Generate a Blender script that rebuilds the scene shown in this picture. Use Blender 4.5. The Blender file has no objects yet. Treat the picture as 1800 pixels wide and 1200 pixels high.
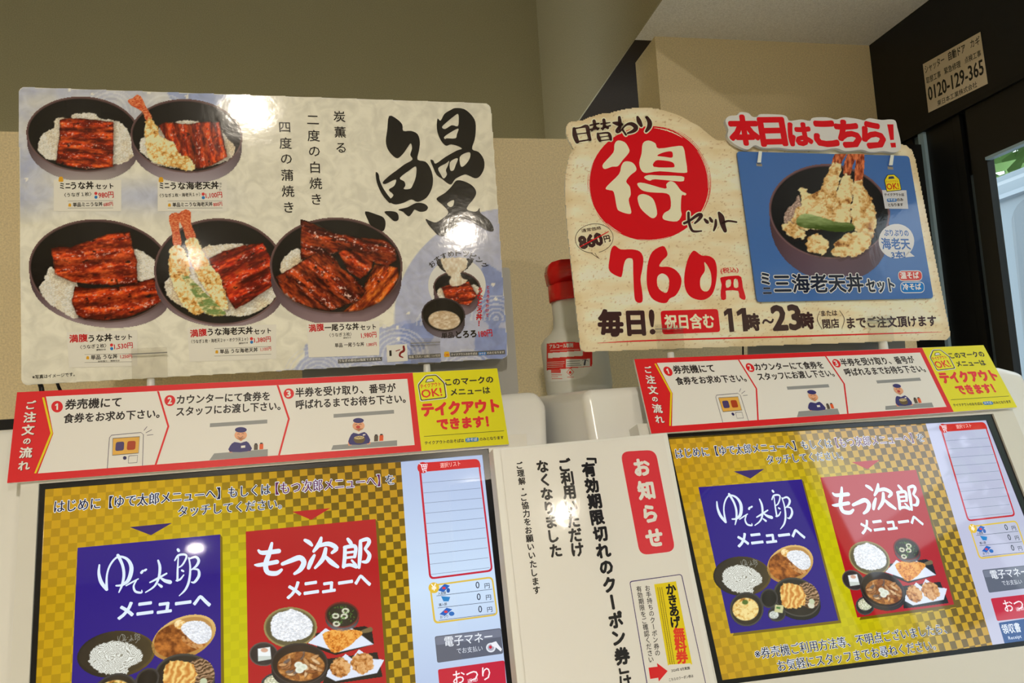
import bpy, bmesh, math, random
import numpy as np
from mathutils import Vector, Matrix
from mathutils.geometry import tessellate_polygon
sc = bpy.context.scene
COL = sc.collection
# ---------------------------------------------------------------- camera
F = 1300.0
U = np.array([-.060, .993, -.100]); U /= np.linalg.norm(U)
Xw = np.array([.9805, .0398, -.1925]); Xw -= U*(Xw@U); Xw /= np.linalg.norm(Xw)
Yw = np.cross(U, Xw)
M = np.array([Xw, Yw, U])                 # camera axes -> world axes
EYE = np.array([0., 0., 1.45])
cd = bpy.data.cameras.new('camera'); cam = bpy.data.objects.new('camera', cd); COL.objects.link(cam)
cd.sensor_width = 36.0; cd.lens = F/1800*36.0; cd.clip_start = .02; cd.clip_end = 100
cam.matrix_world = Matrix.Translation(Vector(EYE)) @ Matrix(M.tolist()).to_4x4()
sc.camera = cam
# ---------------------------------------------------------------- world, exposure, lamps
W = bpy.data.worlds.new('world'); sc.world = W; W.use_nodes = True
wn = W.node_tree; bg = wn.nodes['Background']
sky = wn.nodes.new('ShaderNodeTexSky'); sky.sky_type = 'HOSEK_WILKIE'; sky.turbidity = 7
sky.sun_direction = (-.3, .6, .75)
mxs = wn.nodes.new('ShaderNodeMix'); mxs.data_type = 'RGBA'; mxs.inputs[0].default_value = .75; mxs.inputs[7].default_value = (.235, .25, .255, 1)   # thin bright cloud over the blue
wn.links.new(sky.outputs[0], mxs.inputs[6]); wn.links.new(mxs.outputs[2], bg.inputs[0]); bg.inputs[1].default_value = 13.0
vs = sc.view_settings
vs.view_transform = 'Standard'; vs.look = 'None'; vs.gamma = 1; vs.use_curve_mapping = False
vs.exposure = 0.0
LAMPS = [(-.18, -1.62, 50), (1.47, -3.98, 72), (-.76, -5.05, 11), (2.07, -3.2, 36)]
CEIL = 1.45+1.51
def lin(c):
    c = np.asarray(c, float)/255.
    return np.where(c <= .04045, c/12.92, ((c+.055)/1.055)**2.4)
for i, (x, y, p) in enumerate(LAMPS):
    if p <= 0: continue
    ld = bpy.data.lights.new('downlight_bulb', 'AREA'); ld.shape = 'DISK'; ld.size = .10
    ld.energy = p; ld.color = (1.0, .89, .73); ld.spread = math.radians(180)
    lo = bpy.data.objects.new('downlight_bulb', ld); COL.objects.link(lo); lo.location = (x, y, CEIL-.012)
# ---------------------------------------------------------------- materials
_mc = {}; DULL = False
WHITE = lin((222, 214, 202))             # what white paper reads as under these lamps
def albedo(c, k=.80):
    return np.clip(lin(c)/WHITE*k, .002, .9)
def mat(c, kind='print', key=None, rough=None):
    """c: colour as read in the photograph, kind: how the surface behaves."""
    if kind == 'print' and DULL: kind = 'satin'; rough = .42
    k = (tuple(int(v) for v in c), kind, rough)
    if k in _mc: return _mc[k]
    m = bpy.data.materials.new(kind+'_%02x%02x%02x' % k[0]); m.use_nodes = True
    nt = m.node_tree; b = nt.nodes['Principled BSDF']; _mc[k] = m
    L = nt.links.new
    if kind == 'screen':
        e = lin(c)
        b.inputs['Base Color'].default_value = (.003, .003, .003, 1)
        b.inputs['Emission Color'].default_value = (*e, 1); b.inputs['Emission Strength'].default_value = SCR
        b.inputs['Roughness'].default_value = .035; b.inputs['IOR'].default_value = 1.7
        return m
    a = albedo(c)
    b.inputs['Base Color'].default_value = (*a, 1)
    b.inputs['Roughness'].default_value = {'print': .075, 'satin': .38, 'matte': .7, 'plastic': .22, 'metal': .3, 'wall': .85}[kind] if rough is None else rough
    tc = nt.nodes.new('ShaderNodeTexCoord')
    n = nt.nodes.new('ShaderNodeTexNoise'); L(tc.outputs['Object'], n.inputs['Vector'])
    bp = nt.nodes.new('ShaderNodeBump'); L(n.outputs[0], bp.inputs['Height']); L(bp.outputs[0], b.inputs['Normal'])
    if kind == 'print':
        n.inputs['Scale'].default_value = 60; n.inputs['Detail'].default_value = 3
        bp.inputs['Strength'].default_value = .10; bp.inputs['Distance'].default_value = .0012
    elif kind == 'wall':
        n.inputs['Scale'].default_value = 420; n.inputs['Detail'].default_value = 4
        bp.inputs['Strength'].default_value = .35; bp.inputs['Distance'].default_value = .001
        n2 = nt.nodes.new('ShaderNodeTexNoise'); n2.inputs['Scale'].default_value = 300; n2.inputs['Detail'].default_value = 3; L(tc.outputs['Object'], n2.inputs['Vector'])
        r = nt.nodes.new('ShaderNodeMapRange'); r.inputs[1].default_value = .3; r.inputs[2].default_value = .7
        r.inputs[3].default_value = .86; r.inputs[4].default_value = 1.1; L(n2.outputs[0], r.inputs[0])
        mx = nt.nodes.new('ShaderNodeVectorMath'); mx.operation = 'SCALE'; mx.inputs[0].default_value = tuple(a)
        L(r.outputs[0], mx.inputs['Scale']); L(mx.outputs[0], b.inputs['Base Color'])
    else:
        n.inputs['Scale'].default_value = 25; bp.inputs['Strength'].default_value = .05; bp.inputs['Distance'].default_value = .001
    if kind == 'satin': b.inputs['Specular IOR Level'].default_value = .3
    if kind == 'metal': b.inputs['Metallic'].default_value = 1
    return m
SCR = 1.0
def vmat(kind):
    """flat print whose colours come from a colour attribute laid down by the painter below"""
    k = 'v'+kind
    if k in _mc: return _mc[k]
    m = bpy.data.materials.new('painted_'+kind); m.use_nodes = True; _mc[k] = m
    nt = m.node_tree; b = nt.nodes['Principled BSDF']; L = nt.links.new
    at = nt.nodes.new('ShaderNodeAttribute'); at.attribute_name = 'Ink'
    if kind.startswith('screen'):
        b.inputs['Base Color'].default_value = (.003, .003, .003, 1)
        b.inputs['Roughness'].default_value = .035; b.inputs['IOR'].default_value = 1.7
        b.inputs['Emission Strength'].default_value = SCR
        if kind == 'screen_checker':
            tc = nt.nodes.new('ShaderNodeTexCoord'); ck = nt.nodes.new('ShaderNodeTexChecker')
            ck.inputs['Scale'].default_value = 1/.0090; ck.inputs[1].default_value = (1,)*4; ck.inputs[2].default_value = (0, 0, 0, 1)
            sx = nt.nodes.new('ShaderNodeVectorMath'); sx.operation = 'MULTIPLY'; sx.inputs[1].default_value = (1, 1, 0)
            ad = nt.nodes.new('ShaderNodeVectorMath'); ad.operation = 'ADD'; ad.inputs[1].default_value = (0, 0, .001)
            L(tc.outputs['Object'], sx.inputs[0]); L(sx.outputs[0], ad.inputs[0]); L(ad.outputs[0], ck.inputs['Vector'])
            a2 = nt.nodes.new('ShaderNodeAttribute'); a2.attribute_name = 'Ink2'
            mx = nt.nodes.new('ShaderNodeMix'); mx.data_type = 'RGBA'
            L(ck.outputs['Fac'], mx.inputs[0]); L(at.outputs['Color'], mx.inputs[6]); L(a2.outputs['Color'], mx.inputs[7])
            L(mx.outputs[2], b.inputs['Emission Color'])
        else:
            L(at.outputs['Color'], b.inputs['Emission Color'])
        return m
    b.inputs['Roughness'].default_value = .075
    tc = nt.nodes.new('ShaderNodeTexCoord'); n = nt.nodes.new('ShaderNodeTexNoise'); L(tc.outputs['Object'], n.inputs['Vector'])
    n.inputs['Scale'].default_value = 60; n.inputs['Detail'].default_value = 3
    bp = nt.nodes.new('ShaderNodeBump'); L(n.outputs[0], bp.inputs['Height']); L(bp.outputs[0], b.inputs['Normal'])
    bp.inputs['Strength'].default_value = .10; bp.inputs['Distance'].default_value = .0012
    if kind == 'paper':                  # fibrous washi paper under the printed washes
        n3 = nt.nodes.new('ShaderNodeTexNoise'); n3.inputs['Scale'].default_value = 48; n3.inputs['Detail'].default_value = 6
        n3.inputs['Distortion'].default_value = 1.1; L(tc.outputs['Object'], n3.inputs['Vector'])
        r = nt.nodes.new('ShaderNodeMapRange'); r.inputs[1].default_value = .35; r.inputs[2].default_value = .62
        r.inputs[3].default_value = .91; r.inputs[4].default_value = 1.09; L(n3.outputs[0], r.inputs[0])
        mx = nt.nodes.new('ShaderNodeVectorMath'); mx.operation = 'SCALE'
        L(at.outputs['Color'], mx.inputs[0]); L(r.outputs[0], mx.inputs['Scale']); L(mx.outputs[0], b.inputs['Base Color'])
    else:
        L(at.outputs['Color'], b.inputs['Base Color'])
    return m
# ---------------------------------------------------------------- geometry helpers
def ray(px, py):
    return M @ np.array([(px-900)/F, (600-py)/F, -1.])
def link(name, me, m, parent=None, mw=None):
    if m is not None and not me.materials: me.materials.append(m)
    o = bpy.data.objects.new(name, me); COL.objects.link(o)
    if parent is not None: o.parent = parent
    elif mw is not None: o.matrix_world = mw
    return o
def tag(o, label=None, cat=None, group=None, kind=None):
    if label: o['label'] = label
    if cat: o['category'] = cat
    if group: o['group'] = group
    if kind: o['kind'] = kind
    return o
def mesh(name, v, f, smooth=False):
    me = bpy.data.meshes.new(name); me.from_pydata([tuple(map(float, p)) for p in v], [], f); me.update()
    if smooth: me.polygons.foreach_set('use_smooth', [True]*len(me.polygons))
    return me
class Surf:
    """A flat sheet of the place: its frame is fixed in the room; px() says where on it a point seen in the photograph lies."""
    def __init__(s, u_cam, v_cam, at, z):
        u = M@np.array(u_cam, float); v = M@np.array(v_cam, float); u /= np.linalg.norm(u)
        n = np.cross(u, v); n /= np.linalg.norm(n); s.u, s.n = u, n; s.v = np.cross(n, u)
        s.o = ray(*at)*z; s.layer = 0; s.root = None
    @classmethod
    def world(c, u, v, o):
        s = c.__new__(c); s.u = np.array(u, float); s.v = np.array(v, float); s.n = np.cross(s.u, s.v); s.o = np.array(o, float); s.layer = 0; s.root = None
        return s
    def off(s, h):
        t = Surf.world(s.u, s.v, s.o+s.n*h); t.n = s.n; return t
    view = None; pre = None
    def pxa(s, P, h=0.):
        P = np.asarray(P, float)[:, :2]
        if s.view: P = np.array(s.view[:2])+P/s.view[2]
        if s.pre is not None:
            Q = np.c_[P, np.ones(len(P))]@s.pre.T; P = Q[:, :2]/Q[:, 2:]
        c = np.stack([(P[:, 0]-900)/F, (600-P[:, 1])/F, -np.ones(len(P))], 1)@M.T
        t = ((s.o+s.n*h)@s.n)/(c@s.n); q = c*t[:, None]-s.o
        return np.stack([q@s.u, q@s.v], 1)
    def mw(s):
        R = np.eye(4); R[:3, 0] = s.u; R[:3, 1] = s.v; R[:3, 2] = s.n; R[:3, 3] = s.o+EYE
        return Matrix(R.tolist())
def empty(name, s):
    o = bpy.data.objects.new(name, None); o.empty_display_size = .02; COL.objects.link(o); o.matrix_world = s.mw(); s.root = o
    return o
LAY = .00012
def catmull(P, n=5, closed=True):
    P = np.asarray(P, float); N = len(P); out = []
    for i in range(N if closed else N-1):
        g = (lambda k: P[k % N]) if closed else (lambda k: P[min(max(k, 0), N-1)])
        a, b, c, d = g(i-1), g(i), g(i+1), g(i+2)
        for j in range(n):
            t = j/n
            out.append(.5*((2*b)+(c-a)*t+(2*a-5*b+4*c-d)*t*t+(3*b-a-3*c+d)*t**3))
    if not closed: out.append(P[-1])
    return np.array(out)
def tess(loops, z):
    vs_ = [[Vector((float(p[0]), float(p[1]), 0)) for p in l] for l in loops]
    t = tessellate_polygon(vs_); v = [(p.x, p.y, z) for l in vs_ for p in l]
    out = []
    for a, b, c in t:
        A, B, C = v[a], v[b], v[c]
        cr = (B[0]-A[0])*(C[1]-A[1])-(B[1]-A[1])*(C[0]-A[0])
        if abs(cr) < 1e-14: continue
        out.append((a, b, c) if cr > 0 else (a, c, b))
    return v, out
class Bag:
    """collects flat pieces of one printed layer"""
    def __init__(b): b.v = []; b.f = []
    def add(b, v, f):
        k = len(b.v); b.v += list(v); b.f += [tuple(i+k for i in q) for q in f]; return b
    def out(b, name, m, s, label=None):
        o = link(name, mesh(name, b.v, b.f), m, s.root)
        if label: o['label'] = label
        return o
def lz(lay, h=0.): return h+lay*LAY
def fillb(bag, s, loops, lay, smooth=0, h=0.):
    if isinstance(loops[0][0], (int, float)): loops = [loops]
    L2 = []
    for l in loops:
        q = s.pxa(l, h)
        if smooth: q = catmull(q, smooth)
        L2.append(q)
    return bag.add(*tess(L2, lz(lay, h)))
def fill(s, loops, c, lay=1, smooth=0, kind='print', name='printed_shape', h=0., label=None):
    return fillb(Bag(), s, loops, lay, smooth, h).out(name, mat(c, kind), s, label)
def ell(cx, cy, rx, ry, rot=0, n=36, a0=0, a1=360):
    t = np.radians(np.linspace(a0, a1, n, endpoint=(a1-a0) < 360)); c, k = math.cos(math.radians(rot)), math.sin(math.radians(rot))
    x, y = rx*np.cos(t), ry*np.sin(t)
    return [(float(cx+c*a-k*b), float(cy+k*a+c*b)) for a, b in zip(x, y)]
def strokeb(bag, s, pts, lay, w=None, n=4, rough=0, seed=1, h=0.):
    """brush stroke: pts = (x, y, width) in photo pixels"""
    P = np.array([p if len(p) == 3 else (*p, w) for p in pts], float)
    if len(P) > 2 and n > 1: P = catmull(P, n, False)
    d = np.gradient(P[:, :2], axis=0); d /= np.linalg.norm(d, axis=1)[:, None]+1e-9; q = np.stack([-d[:, 1], d[:, 0]], 1)
    rnd = np.random.RandomState(seed); W2 = np.maximum(P[:, 2:3]/2, .2)
    j = lambda: 1+rough*rnd.randn(len(P), 1)
    A = P[:, :2]+q*W2*j(); B = P[:, :2]-q*W2*j()
    N = len(P); cap = 4
    e = P[-1, :2]; a0 = math.atan2(q[-1, 1], q[-1, 0]); w1 = W2[-1, 0]
    cpe = [e+w1*np.array([math.cos(a0-math.pi*k/cap), math.sin(a0-math.pi*k/cap)]) for k in range(1, cap)]
    e = P[0, :2]; a0 = math.atan2(-q[0, 1], -q[0, 0]); w1 = W2[0, 0]
    cps = [e+w1*np.array([math.cos(a0-math.pi*k/cap), math.sin(a0-math.pi*k/cap)]) for k in range(1, cap)]
    V = np.array(list(A)+list(B)+cpe+cps); V = s.pxa(V, h); z = lz(lay, h)
    f = [(i, i+1, N+i+1, N+i) for i in range(N-1)]
    f.append(tuple([N-1]+list(range(2*N, 2*N+cap-1))+[2*N-1])); f.append(tuple([N]+list(range(2*N+cap-1, 2*N+2*cap-2))+[0]))
    bag.add([(a, b, z) for a, b in V], f)
    return bag
def strokes(s, lst, c, lay=1, w=None, kind='print', name='brush_lettering', rough=0, h=0., label=None, n=4):
    b = Bag()
    for i, p in enumerate(lst): strokeb(b, s, p, lay, w, n, rough, i, h)
    return b.out(name, mat(c, kind), s, label)
_gc = {}
def glyphs(text, em=False):
    """outline of a line of lettering, from the lettering that comes with Blender; returns verts, tris and its ink box"""
    k = (text, em)
    if k not in _gc:
        cu = bpy.data.curves.new('t', 'FONT'); cu.body = text; cu.resolution_u = 2; cu.size = 1
        o = bpy.data.objects.new('t', cu); me = bpy.data.meshes.new_from_object(o)
        v = np.zeros(len(me.vertices)*3); me.vertices.foreach_get('co', v); v = v.reshape(-1, 3)[:, :2]
        f = [tuple(p.vertices) for p in me.polygons]
        bpy.data.objects.remove(o); bpy.data.curves.remove(cu); bpy.data.meshes.remove(me)
        _gc[k] = (v, f, v.min(0), v.max(0))
    return _gc[k]
def textb(bag, s, text, x0, y0, x1, y1, h, lay, bold=0., up=None, hb=None, hz=0., slant=0.):
    """lettering whose ink spans photo points (x0,y0)-(x1,y1) along its foot and is h pixels tall. bold: extra weight, fraction of its height (hb: across only)"""
    v, f, a, b = glyphs(text)
    p0, p1 = [np.array(q) for q in s.pxa([(x0, y0), (x1, y1)], hz)]
    if up is None:
        q = s.pxa([(x0, y0), (x0, y0-h)], hz); hh = np.linalg.norm(q[1]-q[0]); d = (p1-p0)/np.linalg.norm(p1-p0); upv = np.array([-d[1], d[0]])*hh
    else:
        upv = np.array(s.pxa([up], hz)[0])-p0
    w = (v-a)/(b-a+1e-9); r = bold*np.linalg.norm(upv)
    upn = upv/np.linalg.norm(upv); dn = (p1-p0)/np.linalg.norm(p1-p0)
    q = p0+w[:, :1]*(p1-p0)+w[:, 1:]*(upv+slant*np.linalg.norm(upv)*dn)
    if r <= 0 and not hb: offs = [(0, 0)]
    elif hb: offs = [(k*hb*np.linalg.norm(upv), 0) for k in (-.5, .5)]
    else:
        K = 6 if bold < .05 else 12
        offs = [(r*math.cos(2*math.pi*(k+.25)/K), r*math.sin(2*math.pi*(k+.25)/K)) for k in range(K)]
    for k, (ox, oy) in enumerate(offs):
        qq = q+ox*dn+oy*upn
        bag.add([(x, y, lz(lay, hz)+k*4e-7) for x, y in qq], f)
    return bag
def text(s, t, x0, y0, x1, y1, h, c, lay=2, bold=.02, kind='print', name='lettering', outline=None, ow=.07, **kw):
    if outline is not None:
        textb(Bag(), s, t, x0, y0, x1, y1, h, lay-.5, ow, **{k: v for k, v in kw.items() if k != 'hb'}).out(name+'_outline', mat(outline, kind), s)
    return textb(Bag(), s, t, x0, y0, x1, y1, h, lay, bold, **kw).out(name, mat(c, kind), s)
def vtextb(bag, s, t, x0, y0, x1, y1, size, lay, bold=.02, hz=0., wide=1., offs=None):
    """a column of characters from the top-centre to the foot-centre of the column; size = character width in pixels"""
    p0, p1 = [np.array(q) for q in s.pxa([(x0, y0), (x1, y1)], hz)]
    xm, ym = (x0+x1)/2, (y0+y1)/2; q = s.pxa([(xm, ym), (xm+size, ym)], hz); em = np.linalg.norm(q[1]-q[0])
    d = p1-p0; L = np.linalg.norm(d); d /= L; r_ = np.array([-d[1], d[0]]); st = L/len(t)
    for i, ch in enumerate(t):
        if ch == ' ': continue
        v, f, a, b = glyphs(ch)
        if ch in 'ー~〜「」（）()': v = np.stack([v[:, 1], -v[:, 0]], 1)
        a, b = v.min(0), v.max(0)
        c = (a+b)/2
        if ch in '、。・っょゃ,': em_c = c if ch in '・' else None
        ctr = p0+d*st*(i+.5)
        g = (v-c)*em
        if ch in '、。': g = g+np.array([.33, .33])*em
        q = ctr+g[:, :1]*r_*wide+g[:, 1:]*(-d)
        rr = bold*em
        K = [(0, 0)] if rr <= 0 else [(rr*math.cos(2*math.pi*(k+.25)/6), rr*math.sin(2*math.pi*(k+.25)/6)) for k in range(6)]
        for k, (ox, oy) in enumerate(K):
            bag.add([(x+ox, y+oy, lz(lay, hz)+k*4e-7) for x, y in q], f)
    return bag
def vtext(s, t, x0, y0, x1, y1, size, c, lay=2, bold=.02, kind='print', name='lettering', outline=None, ow=.07, **kw):
    if outline is not None:
        vtextb(Bag(), s, t, x0, y0, x1, y1, size, lay-.5, ow, **kw).out(name+'_outline', mat(outline, kind), s)
    return vtextb(Bag(), s, t, x0, y0, x1, y1, size, lay, bold, **kw).out(name, mat(c, kind), s)
def slab(name, s, loop, c, th, smooth=0, kind='satin', m=None, parent=True, h=0., bev=0., dirv=None, world_px=True):
    """a real sheet: outline seen at photo points on the plane, thickness th going away from the viewer"""
    q = s.pxa(loop, h) if world_px else np.array(loop, float)
    if smooth: q = catmull(q, smooth)
    area = sum(q[i][0]*q[(i+1) % len(q)][1]-q[(i+1) % len(q)][0]*q[i][1] for i in range(len(q)))
    if area < 0: q = q[::-1]
    N = len(q); v, f = tess([q], h)
    dv = np.array([0, 0, -th]) if dirv is None else np.array([dirv@s.u, dirv@s.v, dirv@s.n])*th
    V = list(v)+[(a+dv[0], b+dv[1], h+dv[2]) for a, b, _ in v]
    Fc = list(f)+[(c_+N, b_+N, a_+N) for a_, b_, c_ in f]+[((i+1) % N, i, N+i, N+(i+1) % N) for i in range(N)]
    me = mesh(name, V, Fc)
    o = link(name, me, m or mat(c, kind), s.root if parent else None, None if parent else s.mw())
    if bev:
        bm = bmesh.new(); bm.from_mesh(me)
        bmesh.ops.dissolve_limit(bm, angle_limit=.02, verts=bm.verts, edges=bm.edges)
        es = [e for e in bm.edges if e.calc_face_angle(0) > .6]
        bmesh.ops.bevel(bm, geom=es, offset=bev, segments=3, affect='EDGES', clamp_overlap=True, profile=.6); bm.to_mesh(me); bm.free()
        for p in me.polygons: p.use_smooth = True
        md = o.modifiers.new('n', 'WEIGHTED_NORMAL'); md.keep_sharp = True
    return o
def rrect(x0, y0, x1, y1, r, n=5):
    """rounded rectangle in plain coordinates"""
    out = []
    for cx, cy, a in ((x1-r, y0+r, -90), (x1-r, y1-r, 0), (x0+r, y1-r, 90), (x0+r, y0+r, 180)):
        for k in range(n+1):
            t = math.radians(a+90*k/n); out.append((cx+r*math.cos(t), cy+r*math.sin(t)))
    return out
def rquad(c, r, n=4):
    """quad of photo points with its corners rounded by about r pixels"""
    c = [np.array(p, float) for p in c]; out = []
    rr = r if isinstance(r, (list, tuple)) else [r]*len(c)
    for i in range(len(c)):
        a, b, d = c[i-1], c[i], c[(i+1) % len(c)]
        if rr[i] <= 0: out.append(tuple(b)); continue
        p = b+(a-b)/np.linalg.norm(a-b)*rr[i]; q = b+(d-b)/np.linalg.norm(d-b)*rr[i]
        for k in range(n+1):
            t = k/n; out.append(tuple((1-t)**2*p+2*t*(1-t)*b+t*t*q))
    return [(float(x), float(y)) for x, y in out]
def lathe(name, prof, m, parent=None, mw=None, n=40, a0=0, a1=360):
    v = []; f = []; full = a1-a0 >= 360; K = n if full else n+1
    for r, z in prof:
        for i in range(K):
            a = math.radians(a0+(a1-a0)*i/n); v.append((r*math.cos(a), r*math.sin(a), z))
    for j in range(len(prof)-1):
        for i in range(n):
            i2 = (i+1) % K; f.append((j*K+i, j*K+i2, (j+1)*K+i2, (j+1)*K+i))
    return link(name, mesh(name, v, f, True), m, parent, mw)
def boxm(x0, x1, y0, y1, z0, z1):
    v = [(x, y, z) for z in (z0, z1) for y in (y0, y1) for x in (x0, x1)]
    return v, [(0, 2, 3, 1), (4, 5, 7, 6), (0, 1, 5, 4), (2, 6, 7, 3), (0, 4, 6, 2), (1, 3, 7, 5)]
def box(name, b, m, parent=None, mw=None, kind=None, bev=0):
    me = mesh(name, *boxm(*b))
    if bev:
        bm = bmesh.new(); bm.from_mesh(me); bmesh.ops.bevel(bm, geom=bm.edges[:], offset=bev, segments=2, affect='EDGES', profile=.6); bm.to_mesh(me); bm.free()
    o = link(name, me, m, parent, mw)
    if kind: o['kind'] = kind
    return o
def tube(name, pts, r, m, parent=None, n=8):
    P = [np.array(p, float) for p in pts]; v = []; f = []
    for i, p in enumerate(P):
        d = P[min(i+1, len(P)-1)]-P[max(i-1, 0)]; d /= np.linalg.norm(d); a = np.cross(d, (0, 0, 1.)) if abs(d[2]) < .9 else np.cross(d, (1., 0, 0)); a /= np.linalg.norm(a); b = np.cross(d, a)
        for k in range(n): t = 2*math.pi*k/n; v.append(tuple(p+r*(a*math.cos(t)+b*math.sin(t))))
    for i in range(len(P)-1):
        for k in range(n): f.append((i*n+k, i*n+(k+1) % n, (i+1)*n+(k+1) % n, (i+1)*n+k))
    f.append(tuple(range(n))[::-1]); f.append(tuple(range((len(P)-1)*n, len(P)*n)))
    return link(name, mesh(name, v, f, True), m, parent)

def ring(name, s, outer, inner, m, h0, h1):
    """a frame with a window in it, from height h0 to h1 over the plane; loops in photo points"""
    a, b = [s.pxa(l, h1) for l in (outer, inner)]
    v, f = tess([a, b], h1); N = len(v); A = len(a)
    V = list(v)+[(x, y, h0) for x, y, _ in v]; Fc = list(f)
    for s0, n in ((0, A), (A, len(b))):
        for i in range(n):
            p, q = s0+i, s0+(i+1) % n; Fc.append((p, q, N+q, N+p))
    me = mesh(name, V, Fc); bm = bmesh.new(); bm.from_mesh(me); bmesh.ops.recalc_face_normals(bm, faces=bm.faces); bm.to_mesh(me); bm.free()
    return link(name, me, m, s.root)
def homog(A, B):
    R = []
    for (x, y), (u, v) in zip(A, B):
        R += [[x, y, 1, 0, 0, 0, -u*x, -u*y, -u], [0, 0, 0, x, y, 1, -v*x, -v*y, -v]]
    R = np.array(R, float); sc_ = np.array([1000, 1000, 1, 1000, 1000, 1, 1e6, 1e6, 1000.])
    h = np.linalg.svd(R/sc_)[2][-1]/sc_
    return (h/h[-1]).reshape(3, 3)
# ---------------------------------------------------------------- painter: flat printed pictures as finely coloured sheets
_ng = {}
def vnoise(x, y, seed=0):
    k = seed
    if k not in _ng: _ng[k] = np.random.RandomState(seed).rand(256, 256)
    g = _ng[k]; xi = np.floor(x).astype(int); yi = np.floor(y).astype(int); fx = x-xi; fy = y-yi
    fx = fx*fx*(3-2*fx); fy = fy*fy*(3-2*fy)
    a = g[yi & 255, xi & 255]; b = g[yi & 255, (xi+1) & 255]; c = g[(yi+1) & 255, xi & 255]; d = g[(yi+1) & 255, (xi+1) & 255]
    return (a*(1-fx)+b*fx)*(1-fy)+(c*(1-fx)+d*fx)*fy
def fbm(x, y, o=4, seed=0):
    t = 0; a = .5; n = 0
    for i in range(o): t = t+a*vnoise(x*2**i+17*i, y*2**i+31*i, seed+i); n += a; a *= .55
    return t/n
def cells(x, y, seed=0):
    """distance to the nearest and the second nearest of scattered points"""
    xi = np.floor(x).astype(int); yi = np.floor(y).astype(int); r = np.random.RandomState(seed+99).rand(64, 64, 3)
    d1 = np.full(x.shape, 9.); d2 = d1.copy(); v = np.zeros(x.shape)
    for i in (-1, 0, 1):
        for j in (-1, 0, 1):
            g = r[(yi+j) & 63, (xi+i) & 63]; d = np.hypot(xi+i+g[..., 0]-x, yi+j+g[..., 1]-y)
            n = d < d1; d2 = np.where(n, d1, np.minimum(d2, d)); v = np.where(n, g[..., 2], v); d1 = np.minimum(d1, d)
    return d1, d2, v
C3 = lambda c: np.array(c, float)
def mixc(a, b, t): return a*(1-t[..., None])+b*t[..., None]
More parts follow.
